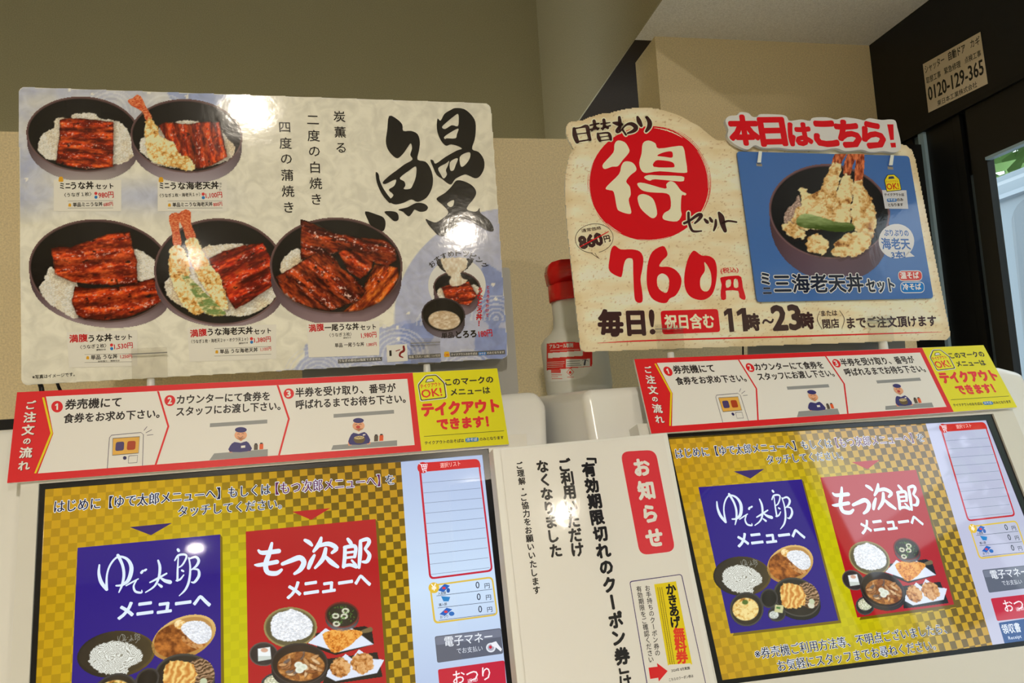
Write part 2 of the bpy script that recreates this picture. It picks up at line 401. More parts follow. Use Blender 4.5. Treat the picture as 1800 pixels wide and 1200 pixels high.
class Paint:
    def __init__(p, s, x0, y0, x1, y1, step, bgc=(255, 255, 255)):
        """x0.. in the surface's current view; step in photo pixels"""
        k = s.view[2] if s.view else 1.; p.s = s; p.k = k; st = step*k
        p.gx, p.gy = np.meshgrid(np.arange(x0, x1+st, st), np.arange(y0, y1+st, st)); p.x, p.y = p.gx, p.gy
        p.c = np.zeros(p.gx.shape+(3,))+C3(bgc); p.a = np.zeros(p.gx.shape)
        p.c2 = None
    def put(p, m, col):
        m = np.clip(m, 0, 1); a = m+p.a*(1-m); w = np.where(a > 1e-6, m/np.maximum(a, 1e-6), 0)[..., None]; p.c = p.c*(1-w)+col*w; p.a = np.maximum(p.a, a)
    def m_ell(p, cx, cy, rx, ry, rot=0, soft=1.):
        t = math.radians(rot); dx, dy = p.x-cx, p.y-cy; u = dx*math.cos(t)+dy*math.sin(t); v = -dx*math.sin(t)+dy*math.cos(t)
        r = np.hypot(u/rx, v/ry); return np.clip((1-r)*min(rx, ry)/(soft*p.k)+.5, 0, 1)
    def sd(p, pts, smooth=0, wob=0, ws=8., seed=0):
        pts = catmull(pts, smooth) if smooth else np.array(pts, float)
        x, y = p.x, p.y
        if wob:
            x = x+wob*(fbm(x/ws, y/ws, 3, seed)-.5)*2; y = y+wob*(fbm(x/ws+50, y/ws+9, 3, seed+5)-.5)*2
        d = np.full(x.shape, 1e9); ins = np.zeros(x.shape, bool); n = len(pts)
        for i in range(n):
            ax, ay = pts[i]; bx, by = pts[(i+1) % n]; ex, ey = bx-ax, by-ay
            t = np.clip(((x-ax)*ex+(y-ay)*ey)/(ex*ex+ey*ey+1e-9), 0, 1); d = np.minimum(d, np.hypot(x-ax-t*ex, y-ay-t*ey))
            c = ((ay > y) != (by > y)) & (x < (bx-ax)*(y-ay)/((by-ay) if by != ay else 1e-9)+ax); ins ^= c
        return np.where(ins, d, -d)
    def m_poly(p, pts, soft=1., **k): return np.clip(p.sd(pts, **k)/(soft*p.k)+.5, 0, 1)
    def out(p, name, lay, kind='print', label=None, h=0., cut=.35):
        s = p.s; ny, nx = p.gx.shape; P = s.pxa(np.stack([p.gx.ravel(), p.gy.ravel()], 1), h)
        if name == 'dish_picture' or name == 'label':
            for _ in range(2):               # carry the edge colour one step outwards so that no white fringe shows
                A = np.pad(p.a, 1); Cc = np.pad(p.c*p.a[..., None], ((1, 1), (1, 1), (0, 0))); sA = 0; sC = 0
                for dy in (0, 1, 2):
                    for dx in (0, 1, 2): sA = sA+A[dy:dy+ny, dx:dx+nx]; sC = sC+Cc[dy:dy+ny, dx:dx+nx]
                lo = (p.a < .3) & (sA > .01); p.c = np.where(lo[..., None], sC/np.maximum(sA, 1e-6)[..., None], p.c)
        a = p.a; keep = (a[:-1, :-1]+a[1:, :-1]+a[:-1, 1:]+a[1:, 1:])/4 > cut
        ii = np.arange(ny*nx).reshape(ny, nx); q = np.stack([ii[1:, :-1][keep], ii[1:, 1:][keep], ii[:-1, 1:][keep], ii[:-1, :-1][keep]], 1)
        used = np.unique(q); re = np.full(ny*nx, -1); re[used] = np.arange(len(used)); q = re[q]
        me = bpy.data.meshes.new(name); me.vertices.add(len(used)); me.loops.add(q.size); me.polygons.add(len(q))
        me.vertices.foreach_set('co', np.c_[P[used], np.full(len(used), lz(lay, h))].ravel())
        me.loops.foreach_set('vertex_index', q.ravel()); me.polygons.foreach_set('loop_start', np.arange(0, q.size, 4)); me.update(calc_edges=True)
        def layer(nm, c):
            l = lin(np.clip(c, 0, 255)).reshape(-1, 3)[used]
            if not kind.startswith('screen'): l = np.clip(l/WHITE*.8, .002, .9)
            at = me.color_attributes.new(nm, 'FLOAT_COLOR', 'POINT'); at.data.foreach_set('color', np.c_[l, np.ones(len(l))].ravel())
        layer('Ink', p.c)
        if p.c2 is not None: layer('Ink2', p.c2)
        o = link(name, me, vmat(kind), s.root)
        if label: o['label'] = label
        return o
    # food
    def bowl(p, cx, cy, rx, ry, rot=0, body=None, rim=(104, 76, 72), inside=(24, 20, 18), outer=(112, 88, 92), fade=(150, 128, 130), rw=5., hl=(170, 140, 140)):
        """a bowl seen from above its rim; body = how far its foot hangs below"""
        if body:
            b = [(cx-rx*.99*math.cos(t), cy+ry*.15+body*math.sin(t)**.8 if math.sin(t) > 0 else cy) for t in np.linspace(0, math.pi, 22)]
            t = np.clip((p.y-cy-ry*.4)/(body*.9), 0, 1); g = mixc(C3(outer), C3(fade), t); sh = 1-.25*np.clip(np.abs(p.x-cx)/rx, 0, 1)**3
            p.put(p.m_poly([(x, y+math.sin(math.radians(rot))*(x-cx)) for x, y in b]), g*sh[..., None])
        p.put(p.m_ell(cx, cy, rx, ry, rot), C3(rim)*np.ones(p.x.shape+(1,)))
        t = np.clip((cy-ry*.2-p.y)/ry, 0, 1)
        p.put(p.m_ell(cx, cy, rx-rw*.35, ry-rw*.35, rot)*(.15+.3*(p.y > cy)), C3(hl))
        p.put(p.m_ell(cx, cy, rx-rw*.6, ry-rw*.6, rot), C3(rim)*.8)
        g = mixc(C3(inside)+12, C3(inside), np.clip(np.abs(p.x-cx)/rx*1.2, 0, 1))
        p.put(p.m_ell(cx, cy+rw*.15, rx-rw, ry-rw, rot), g)
    def rice(p, m, sc=7., seed=3, c0=(248, 242, 228), c1=(212, 196, 168), tint=.5):
        k = sc; d1, d2, v = cells(p.x/k+.6*fbm(p.x/k, p.y/k, 2, seed), p.y/(k*.62), seed)
        e = np.clip((d2-d1)*2.6, 0, 1); c = mixc(C3(c1), C3(c0), e**.6)*(.88+.2*v)[..., None]
        t = np.clip(fbm(p.x/(k*5), p.y/(k*5), 2, seed+4)*2.2-.9, 0, 1)*tint; c = mixc(c, C3((205, 165, 110))*(.8+.3*e)[..., None], t)
        p.put(m, c)
    def eel(p, pts, ang, seed=1, smooth=0, k=1., dark=(74, 16, 8), mid=(158, 42, 16), lite=(214, 92, 34), stripes=4., w=None, shine=1., sh=(236, 190, 170)):
        m = p.m_poly(pts, smooth=smooth, wob=2.5*k, ws=10*k, seed=seed); d = p.sd(pts, smooth=smooth)
        t = math.radians(ang); u = (p.x*math.cos(t)+p.y*math.sin(t))/k; v = (-p.x*math.sin(t)+p.y*math.cos(t))/k
        n = fbm(u/40, v/9, 4, seed); n2 = fbm(u/9, v/5, 3, seed+7); n3 = fbm(u/22, v/26, 3, seed+3)
        a = np.clip((n-.28)*2.2, 0, 1); c = mixc(C3(dark), C3(mid), a); c = mixc(c, C3(lite), np.clip((n2*.5+n*.6-.5)*2.6, 0, 1))
        rid = .5+.5*np.sin(v/(w or 26)*6.283+3*fbm(u/60, v/60, 2, seed+9)); c = c*(.84+.36*rid)[..., None]
        c = c*(.95+.4*n3)[..., None]
        s1 = np.clip((fbm(u/6.5, v/4.2, 3, seed+13)-.62)*7, 0, 1)*np.clip(rid*1.5-.3, 0, 1)*shine; c = mixc(c, C3(sh), s1*.8)
        s2 = np.clip((fbm(u/14, v/9, 3, seed+20)-.70)*7, 0, 1); c = mixc(c, C3((34, 12, 10)), s2*.9)
        e = np.clip(d/(5*k), 0, 1); c = c*(.6+.4*e)[..., None]
        p.put(p.m_poly([(x+3*k, y+4*k) for x, y in pts], smooth=smooth, soft=6*k)*.5*(p.a > .4), C3((30, 14, 8)))
        p.put(m, c)
    def batter(p, m, k=9., seed=2, c0=(150, 86, 30), c1=(226, 168, 84), c2=(252, 232, 178), d=None):
        w = fbm(p.x/k, p.y/k, 3, seed); n = fbm(p.x/k*1.1+1.5*w, p.y/k*1.1+1.5*w, 4, seed+2); rg = 1-np.abs(2*fbm(p.x/(k*.8)+2*w, p.y/(k*.8), 4, seed+6)-1)*2.2
        d1, d2, v = cells(p.x/(k*1.5)+.9*w, p.y/(k*1.5)+.9*n, seed); lo = fbm(p.x/(k*3.5), p.y/(k*3.5), 3, seed+8)
        t = np.clip(.55*np.clip(1-d1, 0, 1)+.75*(n-.5)+.32*np.clip(rg, 0, 1)+.9*(lo-.5)+.18, 0, 1)
        t = np.clip((t-.5)*1.35+.52, 0, 1); c = mixc(C3(c0), C3(c1), np.clip(t*2.3, 0, 1)); c = mixc(c, C3(c2), np.clip(t*2.1-1.0, 0, 1)); p.put(m, c)
    def prawn(p, pts, k=9., seed=2, w=0, tail=None):
        if tail is not None:
            for tl in tail:
                m = p.m_poly(tl, smooth=3, wob=2, ws=8); n = fbm(p.x/10, p.y/4, 3, seed+3)
                c = mixc(C3((190, 56, 22)), C3((246, 158, 104)), np.clip(n*2-.5, 0, 1)); p.put(m, c)
        m = p.m_poly(pts, smooth=4, wob=k*.75, ws=k*.9, seed=seed); p.put(p.m_poly([(x+k*.35, y+k*.4) for x, y in pts], smooth=4, wob=k*.75, ws=k*.9, seed=seed, soft=k*.4)*.55, C3((50, 26, 12)))
        p.batter(m, k, seed)

def clear(name, tint=(.93, .93, .91), ior=1.45):
    """thin clear sheet: lets light straight through, mirrors a little of it by its angle"""
    m = bpy.data.materials.new(name); m.use_nodes = True; nt = m.node_tree; nt.nodes.remove(nt.nodes['Principled BSDF']); L = nt.links.new
    o = [n for n in nt.nodes if n.type == 'OUTPUT_MATERIAL'][0]; t = nt.nodes.new('ShaderNodeBsdfTransparent'); t.inputs[0].default_value = (*tint, 1)
    g = nt.nodes.new('ShaderNodeBsdfGlossy'); g.inputs['Roughness'].default_value = .03; f = nt.nodes.new('ShaderNodeLayerWeight'); f.inputs[0].default_value = .5
    pw = nt.nodes.new('ShaderNodeMath'); pw.operation = 'POWER'; pw.inputs[1].default_value = 5; L(f.outputs['Facing'], pw.inputs[0])
    ma = nt.nodes.new('ShaderNodeMath'); ma.operation = 'MULTIPLY_ADD'; ma.inputs[1].default_value = .93; ma.inputs[2].default_value = .035; L(pw.outputs[0], ma.inputs[0])
    x = nt.nodes.new('ShaderNodeMixShader'); L(ma.outputs[0], x.inputs[0]); L(t.outputs[0], x.inputs[1]); L(g.outputs[0], x.inputs[2]); L(x.outputs[0], o.inputs[0])
    return m
# ================================================================ the room
def wpt(px, py, axis, val):
    r = ray(px, py); return r*(val/r[axis])
YL, YP = 1.45, 1.62                      # lower wall, pillar front
ledge = wpt(0, 231, 1, YL)[2]
Xd = wpt(1527, 73, 1, YP)[0]; Zs = wpt(1150, 64, 1, YP)[2]
Xb = .677; r_ = ray(952, 120); YU = r_[1]/r_[0]*Xb
E_ = EYE[2]; H = 1.52
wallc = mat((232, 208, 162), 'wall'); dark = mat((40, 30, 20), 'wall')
def wbox(name, b, m, kind='structure'):
    x0, x1, y0, y1, z0, z1 = b
    return box(name, (x0, x1, y0, y1, z0+E_, z1+E_), m, kind=kind)
Xe = wpt(1588, 400, 1, YL)[0]
wbox('wall_back_lower', (-2.4, Xe, YL, YL+.5, -1.45, ledge), wallc)
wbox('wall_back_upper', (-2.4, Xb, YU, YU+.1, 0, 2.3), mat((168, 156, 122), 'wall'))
wbox('wall_recess', (Xb, Xd+.1, YU, YU+.1, 0, H+.05), dark)  # dark colour stands in for the shade of the hollow
P0 = wpt(1158, 150, 1, YP)
Pb = ray(1120, 150); Yb = P0[0]/Pb[0]*Pb[1]
wbox('wall_pillar', (P0[0], Xd+.05, YP, min(max(Yb, YP+.05), 2.5), ledge-.1, Zs+.02), wallc)
wbox('ceiling_soffit', (Xb, Xd+.05, .55, YP+.02, Zs, H), mat((255, 248, 226), 'wall'))
wbox('ceiling_soffit_back', (Xb, Xd+.05, YP+.02, YU, Zs, H), mat((44, 33, 22), 'wall'))  # shade behind the pillar put into the soffit colour
wbox('trim_soffit_side', (Xb-.004, Xb, .55, YU, Zs, 2.3), mat((168, 154, 120), 'wall'))
wbox('trim_added_shade', (-2.4, Xb-.004, .6, .66, 1.14, 2.3), mat((206, 190, 152), 'wall'))  # unseen drop edge, added to keep lamp light off the upper wall
wbox('ceiling_recess', (-2.4, Xb, .6, YU+.1, 2.3, 2.36), mat((214, 206, 188), 'wall'))
wbox('ceiling', (-2.45, 3.0, -6.1, .6, H, H+.08), mat((214, 206, 188), 'wall'))
wbox('floor', (-2.45, 3.0, -6.1, 1.6, -1.53, -1.45), mat((186, 176, 158), 'wall'))
wbox('wall_left', (-2.45, -2.4, -6.1, YU+.1, -1.45, 2.3), mat((190, 176, 140), 'wall'))
wbox('wall_front', (-2.45, 3.0, -6.2, -6.1, -1.45, H), mat((170, 156, 126), 'wall'))
# shop front on the right: black frame with a glazed sliding door
blk = mat((20, 19, 18), 'satin'); blk2 = mat((15, 15, 15), 'satin'); steel = mat((150, 172, 182), 'satin')
wbox('trim_post', (Xe, Xd+.02, YL+.03, YP+.3, -1.45, ledge+.01), blk)
# ================================================================ planes of the signs, screens and boards
def horiz(v):  # depth direction, level
    d = np.array([-v[1], v[0], 0.]); return d/np.linalg.norm(d)
BL = Surf((.966, .039, -.256), (-.152, .912, -.381), (30, 689.3), .868)
BR = Surf((.959, .030, -.283), (-.104, .830, -.547), (1114.8, 631.2), .956)
SL = Surf((.966, .039, -.256), (-.130, .950, -.286), (79, 859.6), .842)
SR = Surf((.959, .030, -.283), (-.133, .921, -.365), (1175, 768.7), .915)
PO = Surf((.966, .048, -.255), (-.070, .993, -.090), (440, 655), .955)      # eel poster
SG = Surf((.972, .030, -.231), (-.088, .987, -.135), (1180, 605), 1.005)     # day-set sign
NO = Surf((.962, .030, -.270), (-.123, .986, -.358), (875, 791), .812)      # notice board
HB = homog([(30, 689.3), (873.9, 647.2), (894.7, 780.6), (12.5, 848.8)], [(1114.8, 631.2), (1728.6, 606.4), (1788, 715.6), (1145, 762)])
lf = [(79, 859.6), (848, 799), (136.5, 962.5), (387, 939), (432, 934), (660, 912), (734, 812), (843, 806), (754, 1015), (866, 1003), (265, 940), (546, 912), (757, 1027), (765, 1117), (95, 895), (693, 843)]
rf = [(1175, 768.7), (1734.6, 738), (1230, 858), (1408, 843), (1441, 840), (1608, 826), (1650, 745), (1733, 739), (1700, 915), (1782, 905), (1317, 841), (1525, 826), (1705, 922), (1729, 999), (1185, 800), (1622, 768)]
HS = homog(lf, rf); HSi = np.linalg.inv(HS)
white_pl = mat((232, 226, 214), 'plastic'); cream_pl = mat((222, 214, 198), 'plastic'); bez = mat((20, 20, 22), 'plastic')
# ================================================================ ticket machines
def machine(s, label, shell, frame_o, hole, bez_q, th, left):
    root = empty('ticket_machine', s); tag(root, label, 'ticket machine', 'ticket machines side by side')
    dep = horiz(s.u)
    b = s.off(-.012); b.root = root
    q = s.pxa(shell, -.022)
    o = slab('body', s, shell, None, th, m=white_pl, h=-.022, dirv=dep, bev=.012)
    ring('screen_frame', s, frame_o, hole, cream_pl, -.026, .004)
    ring('bezel', s, bez_q[0], bez_q[1], bez, -.012, .0015)
    return root
rt = machine(SL, 'white ticket machine with touch screen, below the eel bowl poster',
    [(-90, 762), (300, 735), (880, 693.5), (944, 688), (962, 712), (990, 1500), (-150, 1500)],
    [(38, 820), (925, 762), (985, 1440), (2, 1480)], [(68, 850), (859, 788), (925, 1393), (40, 1425)],
    ([(67, 849), (860, 787), (926, 1394), (39, 1426)], [(79, 859.6), (848, 799), (911, 1384), (52, 1415)]), .26, True)
rt2 = machine(SR, 'white ticket machine with touch screen, below the day set sign and beside the glass door',
    [(1026, 690), (1042, 684), (1500, 655), (1760, 645), (1800, 655), (1980, 1050), (2080, 1290), (1130, 1290)],
    [(1120, 745), (1772, 700), (1975, 1190), (1235, 1262)], [(1168, 762), (1746, 727), (1900, 1122), (1262, 1205)],
    ([(1167, 761), (1747, 726), (1902, 1123), (1261, 1206)], [(1175, 768.7), (1734.6, 738), (1884, 1115), (1270, 1195)]), .26, False)
SL.root, SR.root = rt, rt2
def seg_line(b, s, a, c, w, lay): strokeb(b, s, [(*a, w), (*c, w)], lay, n=1)
def loop_line(s, pts, w, c, lay, kind='print', name='printed_line'):
    b = Bag(); pts = list(pts); P = np.array(pts); P2 = np.array(pts[1:]+pts[:1]);
    ctr = P.mean(0); q = P
    d = np.roll(P, -1, 0)-np.roll(P, 1, 0); d /= np.linalg.norm(d, axis=1)[:, None]+1e-9; n = np.stack([-d[:, 1], d[:, 0]], 1)
    A = s.pxa(P+n*w/2); B = s.pxa(P-n*w/2); N = len(P); z = lz(lay)
    v = [(x, y, z) for x, y in A]+[(x, y, z) for x, y in B]; f = [(i, (i+1) % N, N+(i+1) % N, N+i) for i in range(N)]
    me = mesh(name, v, f)
    if me.polygons and me.polygons[0].normal.z < 0: me.flip_normals()
    return link(name, me, mat(c, kind), s.root)
def screen(s, isL):
    before = set(COL.objects)
    K = dict(kind='screen')
    def lc(v=None): s.view = v; s.pre = None if isL else HS
    def rc(v=None): s.view = v; s.pre = HSi if isL else None
    A_, B_, C_ = (0, 820, 3.157), (400, 820, 3.159), (680, 780, 2.857)
    lc(); H2 = lambda P: [tuple((lambda q: q[:2]/q[2])(np.array([*p, 1.])@HSi.T)) for p in P]
    bl, br = H2([(1270, 1195), (1884, 1115)]); ml, = H2([(1745, 1134)])
    mb = np.array([744, 1397]) if isL else np.array(ml)
    if isL: bl, br = (52, 1415), (911, 1384)
    # display background, cut along the panel border
    wb = [(704.5, 811.5), (737.8, 1200)]; t_ = (1420-811.5)/(388.5); wbb = (704.5+33.3*t_, 1420)
    p = Paint(s, 30, 790, 780, 1440, 9.)
    x, y = p.x, p.y
    g = np.exp(-((x-(410-.05*(y-1100)))/240)**2-((y-1130)/230)**2)
    base = mixc(C3((196, 146, 20)), C3((198, 190, 14)), np.clip(g*1.25, 0, 1)); base = mixc(base, C3((176, 126, 26)), np.clip((920-y)/140, 0, 1)*.6*np.clip((x-350)/200, 0, 1))
    ctr = np.clip((x-560)/90, 0, 1)*.55+np.clip((x-300)/200, 0, 1)*np.clip((1000-y)/120, 0, 1)*.5+.16
    ctr = np.clip(ctr*(1-.75*g), .04, .5)
    p.c = base; p.c2 = base*(1-ctr)[..., None]*C3((1, .96, .8))
    M_ = p.m_poly([(79, 859.6), (704.5, 811.5), (wbb[0]-2, wbb[1]), (52, 1440)]); p.a[:] = 1
    # clip to the visible picture by moving the border vertices onto it
    TL, TR, BR_, BL_ = np.array([79, 859.6]), np.array([704.5, 811.5]), mb, np.array(bl)
    nu, nv = 60, 50; uu, vv = np.meshgrid(np.linspace(0, 1, nu), np.linspace(0, 1, nv))
    XY = (TL*(1-uu[..., None])+TR*uu[..., None])*(1-vv[..., None])+(BL_*(1-uu[..., None])+BR_*uu[..., None])*vv[..., None]
    p.gx, p.gy = XY[..., 0], XY[..., 1]
    x, y = p.x, p.y = p.gx, p.gy
    g = np.exp(-((x-(410-.05*(y-1100)))/240)**2-((y-1130)/230)**2)
    base = mixc(C3((196, 146, 20)), C3((200, 192, 12)), np.clip(g*1.25, 0, 1)); base = mixc(base, C3((172, 124, 26)), np.clip((930-y)/140, 0, 1)*.7*np.clip((x-330)/200, 0, 1))
    ctr = np.clip((x-560)/90, 0, 1)*.42+np.clip((x-300)/200, 0, 1)*np.clip((1000-y)/120, 0, 1)*.36+.13
    ctr = np.clip(ctr*(1-.8*g), .04, .45)
    p.c = base; p.c2 = base*(1-ctr)[..., None]; p.a = np.ones(x.shape)
    p.out('display', 0, 'screen_checker', 'gold checkered start page of the touch screen')
    # white side panel
    n1 = 12; Pn = Paint(s, 0, 0, 10, 10, 5.)
    uu, vv = np.meshgrid(np.linspace(0, 1, 10), np.linspace(0, 1, 40)); TL, TR, BR2, BL2 = np.array([704.5, 811.5]), np.array([848, 799]), np.array(br), mb
    XY = (TL*(1-uu[..., None])+TR*uu[..., None])*(1-vv[..., None])+(BL2*(1-uu[..., None])+BR2*uu[..., None])*vv[..., None]
    Pn.gx, Pn.gy = XY[..., 0], XY[..., 1]; Pn.x, Pn.y = Pn.gx, Pn.gy
    Pn.c = mixc(C3((176, 192, 226)), C3((206, 228, 252)), np.clip(1-np.abs(vv-.38)/.4, 0, 1)); Pn.a = np.ones(uu.shape)
    if not isL: Pn.c = mixc(C3((186, 190, 218)), C3((196, 198, 220)), vv)
    Pn.out('side_panel_display', 0, 'screen')
    # headline
    nv_, wh, pu = (16, 16, 52), (236, 244, 255), (96, 22, 80)
    for t, a, b, c in (('はじめに【ゆで太郎メニューへ】もしくは', (95, 901.5), (475.3, 869.5), nv_), ('【もつ次郎メニューへ】', (484.8, 869.5), (668.4, 854.5), pu), ('を', (678.6, 852), (693.8, 850.5), nv_),
                       ('タッチしてください。', (313, 908.5), (495, 894), nv_)):
        text(s, t, *a, *b, 22 if '【' in t else (17 if len(t) < 2 else 19), c, 3, 0, hb=.035, outline=wh, ow=.05, **K)
    lc(A_); fill(s, [(720, 335), (955, 312), (838, 380)], (52, 32, 100), 1, **K)
    lc(B_); fill(s, [(358, 250), (570, 230), (465, 295)], (178, 26, 34), 1, **K)
    lc(); q1 = H2([(1284, 1113), (1473.5, 1090)]); q2 = H2([(1506.8, 1085), (1677, 1062)])
    if isL: q1 = [(121, 1308), (389, 1280)]; q2 = [(438, 1298), (684, 1268)]
    fill(s, [(q1[0][0]+4, q1[0][1]+5), (q1[1][0]+6, q1[1][1]+5), (391, 944), (387, 939)], (120, 100, 10), .7, name='card_shadow', **K)
    fill(s, [(136.5, 962.5), (387, 939), q1[1], q1[0]], (44, 24, 128), 1, name='blue_menu_card', **K)
    fill(s, [(q2[0][0]+4, q2[0][1]+5), (q2[1][0]+6, q2[1][1]+5), (665, 918), (660, 912)], (110, 90, 10), .7, name='card_shadow', **K)
    fill(s, [(432, 934), (660, 912), q2[1], q2[0]], (176, 26, 34), 1, name='red_menu_card', **K)
    cw = (226, 240, 255)
    lc(A_)
    yude = [[(552, 545, 7), (549, 590, 12), (562, 640, 16), (592, 680, 14)], [(592, 680, 12), (594, 600, 8), (615, 540, 8), (655, 500, 8), (705, 512, 12), (730, 560, 17), (715, 625, 16), (680, 655, 10), (645, 660, 7)], [(655, 492, 14), (680, 545, 12), (688, 600, 12), (678, 655, 10), (660, 697, 5)],
            [(700, 660, 5), (735, 640, 7), (768, 622, 5)], [(757, 632, 5), (742, 662, 8), (752, 692, 10), (785, 698, 8), (787, 685, 4)], [(785, 588, 11), (793, 578, 10)], [(804, 575, 10), (812, 570, 8)],
            [(832, 642, 6), (875, 620, 9), (925, 592, 7)], [(878, 520, 8), (888, 560, 12), (880, 620, 10), (855, 665, 8), (808, 697, 5)], [(885, 612, 6), (915, 632, 14), (944, 640, 17)], [(880, 652, 8), (896, 664, 12)],
            [(988, 460, 12), (992, 466, 12)], [(970, 520, 6), (990, 492, 9), (1025, 487, 9), (1035, 502, 8), (1012, 545, 7), (985, 562, 5)], [(990, 500, 5), (986, 570, 8), (985, 632, 9)], [(978, 632, 6), (1000, 625, 8), (1020, 600, 5)], [(1010, 575, 9), (1018, 580, 8)],
            [(1048, 505, 6), (1056, 560, 8), (1050, 630, 10), (1030, 680, 9), (995, 716, 4)], [(1048, 512, 6), (1085, 500, 10), (1103, 520, 12), (1090, 550, 10), (1062, 572, 5)], [(1070, 568, 5), (1100, 572, 9), (1104, 605, 12), (1080, 640, 10), (1062, 640, 5)]]
    strokes(s, [[(x, y, w*1.35) for x, y, w in q] for q in yude], cw, 3, name='script_lettering', **K)
    text(s, 'メニューへ', 656, 846, 1167, 778, 84, cw, 3, .055, **K)
    lc(B_)
    motsu = [[(172, 465, 14), (195, 478, 24), (285, 468, 26)], [(152, 545, 10), (180, 545, 22), (275, 528, 24)], [(246, 425, 16), (232, 480, 26), (212, 540, 28), (222, 585, 28), (270, 592, 26), (300, 572, 16)],
             [(305, 540, 20), (350, 522, 26), (400, 505, 30), (424, 530, 30), (405, 570, 26), (372, 594, 16)],
             [(430, 408, 18), (452, 420, 24), (468, 436, 16)], [(450, 562, 20), (462, 530, 26), (482, 492, 16)], [(520, 395, 16), (508, 430, 26), (478, 470, 16)], [(505, 440, 18), (560, 428, 26), (604, 452, 26), (580, 478, 16)], [(545, 455, 20), (530, 510, 26), (486, 562, 14)], [(545, 500, 18), (575, 530, 28), (612, 556, 18)],
             [(668, 402, 18), (682, 420, 22), (690, 430, 14)], [(650, 448, 20), (700, 440, 22), (712, 455, 20), (706, 500, 18)], [(652, 452, 20), (650, 510, 22), (644, 556, 20)], [(655, 478, 14), (705, 472, 14)], [(655, 506, 14), (705, 500, 14)], [(645, 552, 18), (680, 545, 18), (715, 556, 20)], [(690, 520, 12), (712, 545, 16)],
             [(738, 412, 18), (736, 480, 24), (730, 560, 16)], [(738, 412, 18), (775, 402, 22), (786, 420, 22), (765, 455, 18)], [(765, 460, 14), (788, 490, 22), (775, 525, 22), (750, 528, 14)]]
    strokes(s, motsu, cw, 3, name='brush_lettering', **K)
    text(s, 'メニューへ', 332, 732, 794, 664, 84, cw, 3, .055, **K)
    # pictures of dishes on the blue card
    pk = 'screen'
    lc(A_)
    p = Paint(s, 425, 900, 865, 1185, 1.)
    p.put(p.m_ell(645, 1040, 217, 128, -8), mixc(C3((44, 38, 30)), C3((96, 78, 40)), np.clip((p.x-520)/320+.5*fbm(p.x/60, p.y/60, 3, 3)-.3, 0, 1)))
    p.put(p.m_ell(645, 1036, 205, 116, -8)*.6, C3((58, 50, 38)))
    m = p.m_poly([(495, 1080), (520, 1010), (600, 970), (690, 975), (770, 1010), (790, 1070), (720, 1110), (690, 1160), (560, 1140)], smooth=4, wob=10, ws=14)
    w1 = p.x+26*fbm(p.x/40, p.y/40, 3, 5); w2 = p.y+34*fbm(p.x/34+7, p.y/34, 3, 8); t1 = .5+.5*np.sin((w1*.55+w2)*.62+14*fbm(p.x/55, p.y/45, 2, 11)); t2 = .5+.5*np.sin((w1-w2*.5)*.6+12*fbm(p.x/50+3, p.y/40, 2, 21)); q_ = np.clip((fbm(p.x/26, p.y/22, 2, 31)-.5)*8+.5, 0, 1); t = t1*q_+t2*(1-q_)
    p.put(m, mixc(C3((140, 136, 120)), C3((236, 238, 230)), np.clip(t*1.7, 0, 1))); p.out('dish_picture', 3, pk, 'printed picture of white noodles on a brown plate')
    strokes(s, [[((x-552)*.22+655, (y-490)*.22+928, max(w*.22, 2.4)) for x, y, w in q] for q in yude], (150, 150, 140), 3.6, name='script_lettering', **K)
    p = Paint(s, 835, 815, 1205, 1080, 1.)
    p.put(p.m_ell(1020, 948, 187, 112, -24), mixc(C3((222, 184, 112)), C3((176, 128, 62)), np.clip((p.y-860)/200, 0, 1)))
    p.put(p.m_ell(1018, 945, 170, 97, -24), C3((186, 140, 78)))
    m = p.m_poly([(860, 1010), (870, 930), (940, 880), (1010, 880), (1110, 960), (1140, 990), (1040, 1035), (930, 1058)], smooth=4)
    n = fbm(p.x/30, p.y/24, 4, 2); p.put(m, mixc(C3((108, 54, 16)), C3((196, 120, 50)), np.clip(n*2.4-.7, 0, 1)))
    p.batter(p.m_ell(1000, 875, 32, 26), 14, 3); p.batter(p.m_poly([(1010, 940), (1060, 950), (1130, 990), (1090, 1010), (1020, 975)], smooth=3)*.8, 12, 4, (90, 44, 14), (170, 100, 44), (220, 170, 110))
    p.rice(p.m_poly([(1005, 900), (1040, 860), (1120, 858), (1172, 900), (1165, 960), (1110, 985), (1060, 960)], smooth=4, wob=4), 9, 3, (246, 248, 252), (216, 224, 236), 0)
    p.out('dish_picture', 3, pk, 'printed picture of curry and rice on a tan plate')
    p = Paint(s, 855, 1030, 1205, 1330, 1.)
    p.bowl(1025, 1165, 168, 128, 0, 130, (70, 66, 60), (38, 32, 26), (40, 36, 34), (30, 28, 28), 12, (120, 116, 110))
    m = p.m_ell(1110, 1150, 80, 85); w2 = p.y*.9+40*fbm(p.x/30, p.y/30, 3, 8); t = .5+.5*np.sin(w2*.35+p.x*.1)
    p.put(m, mixc(C3((70, 48, 26)), C3((186, 150, 116)), t)); n = fbm(p.x/30, p.y/30, 3, 2)
    m = p.m_poly([(905, 1170), (910, 1120), (950, 1080), (1030, 1080), (1085, 1120), (1080, 1200), (1000, 1240), (920, 1230)], smooth=4, wob=12, ws=16)
    t = .5+.5*np.sin(p.x*.16+12*fbm(p.x/50, p.y/50, 3, 4)+p.y*.08); p.put(m, mixc(C3((196, 120, 46)), C3((246, 214, 130)), np.clip(t*.8+.3*n, 0, 1)))
    p.put(p.m_ell(1120, 1215, 24, 20), C3((214, 214, 190))); p.put(p.m_ell(1130, 1190, 20, 18), C3((196, 206, 170)))
    p.out('dish_picture', 3.1, pk, 'printed picture of noodle soup with a fritter')
    rc((1160, 740, 2.609))
    p = Paint(s, 310, 760, 600, 945, 1.)
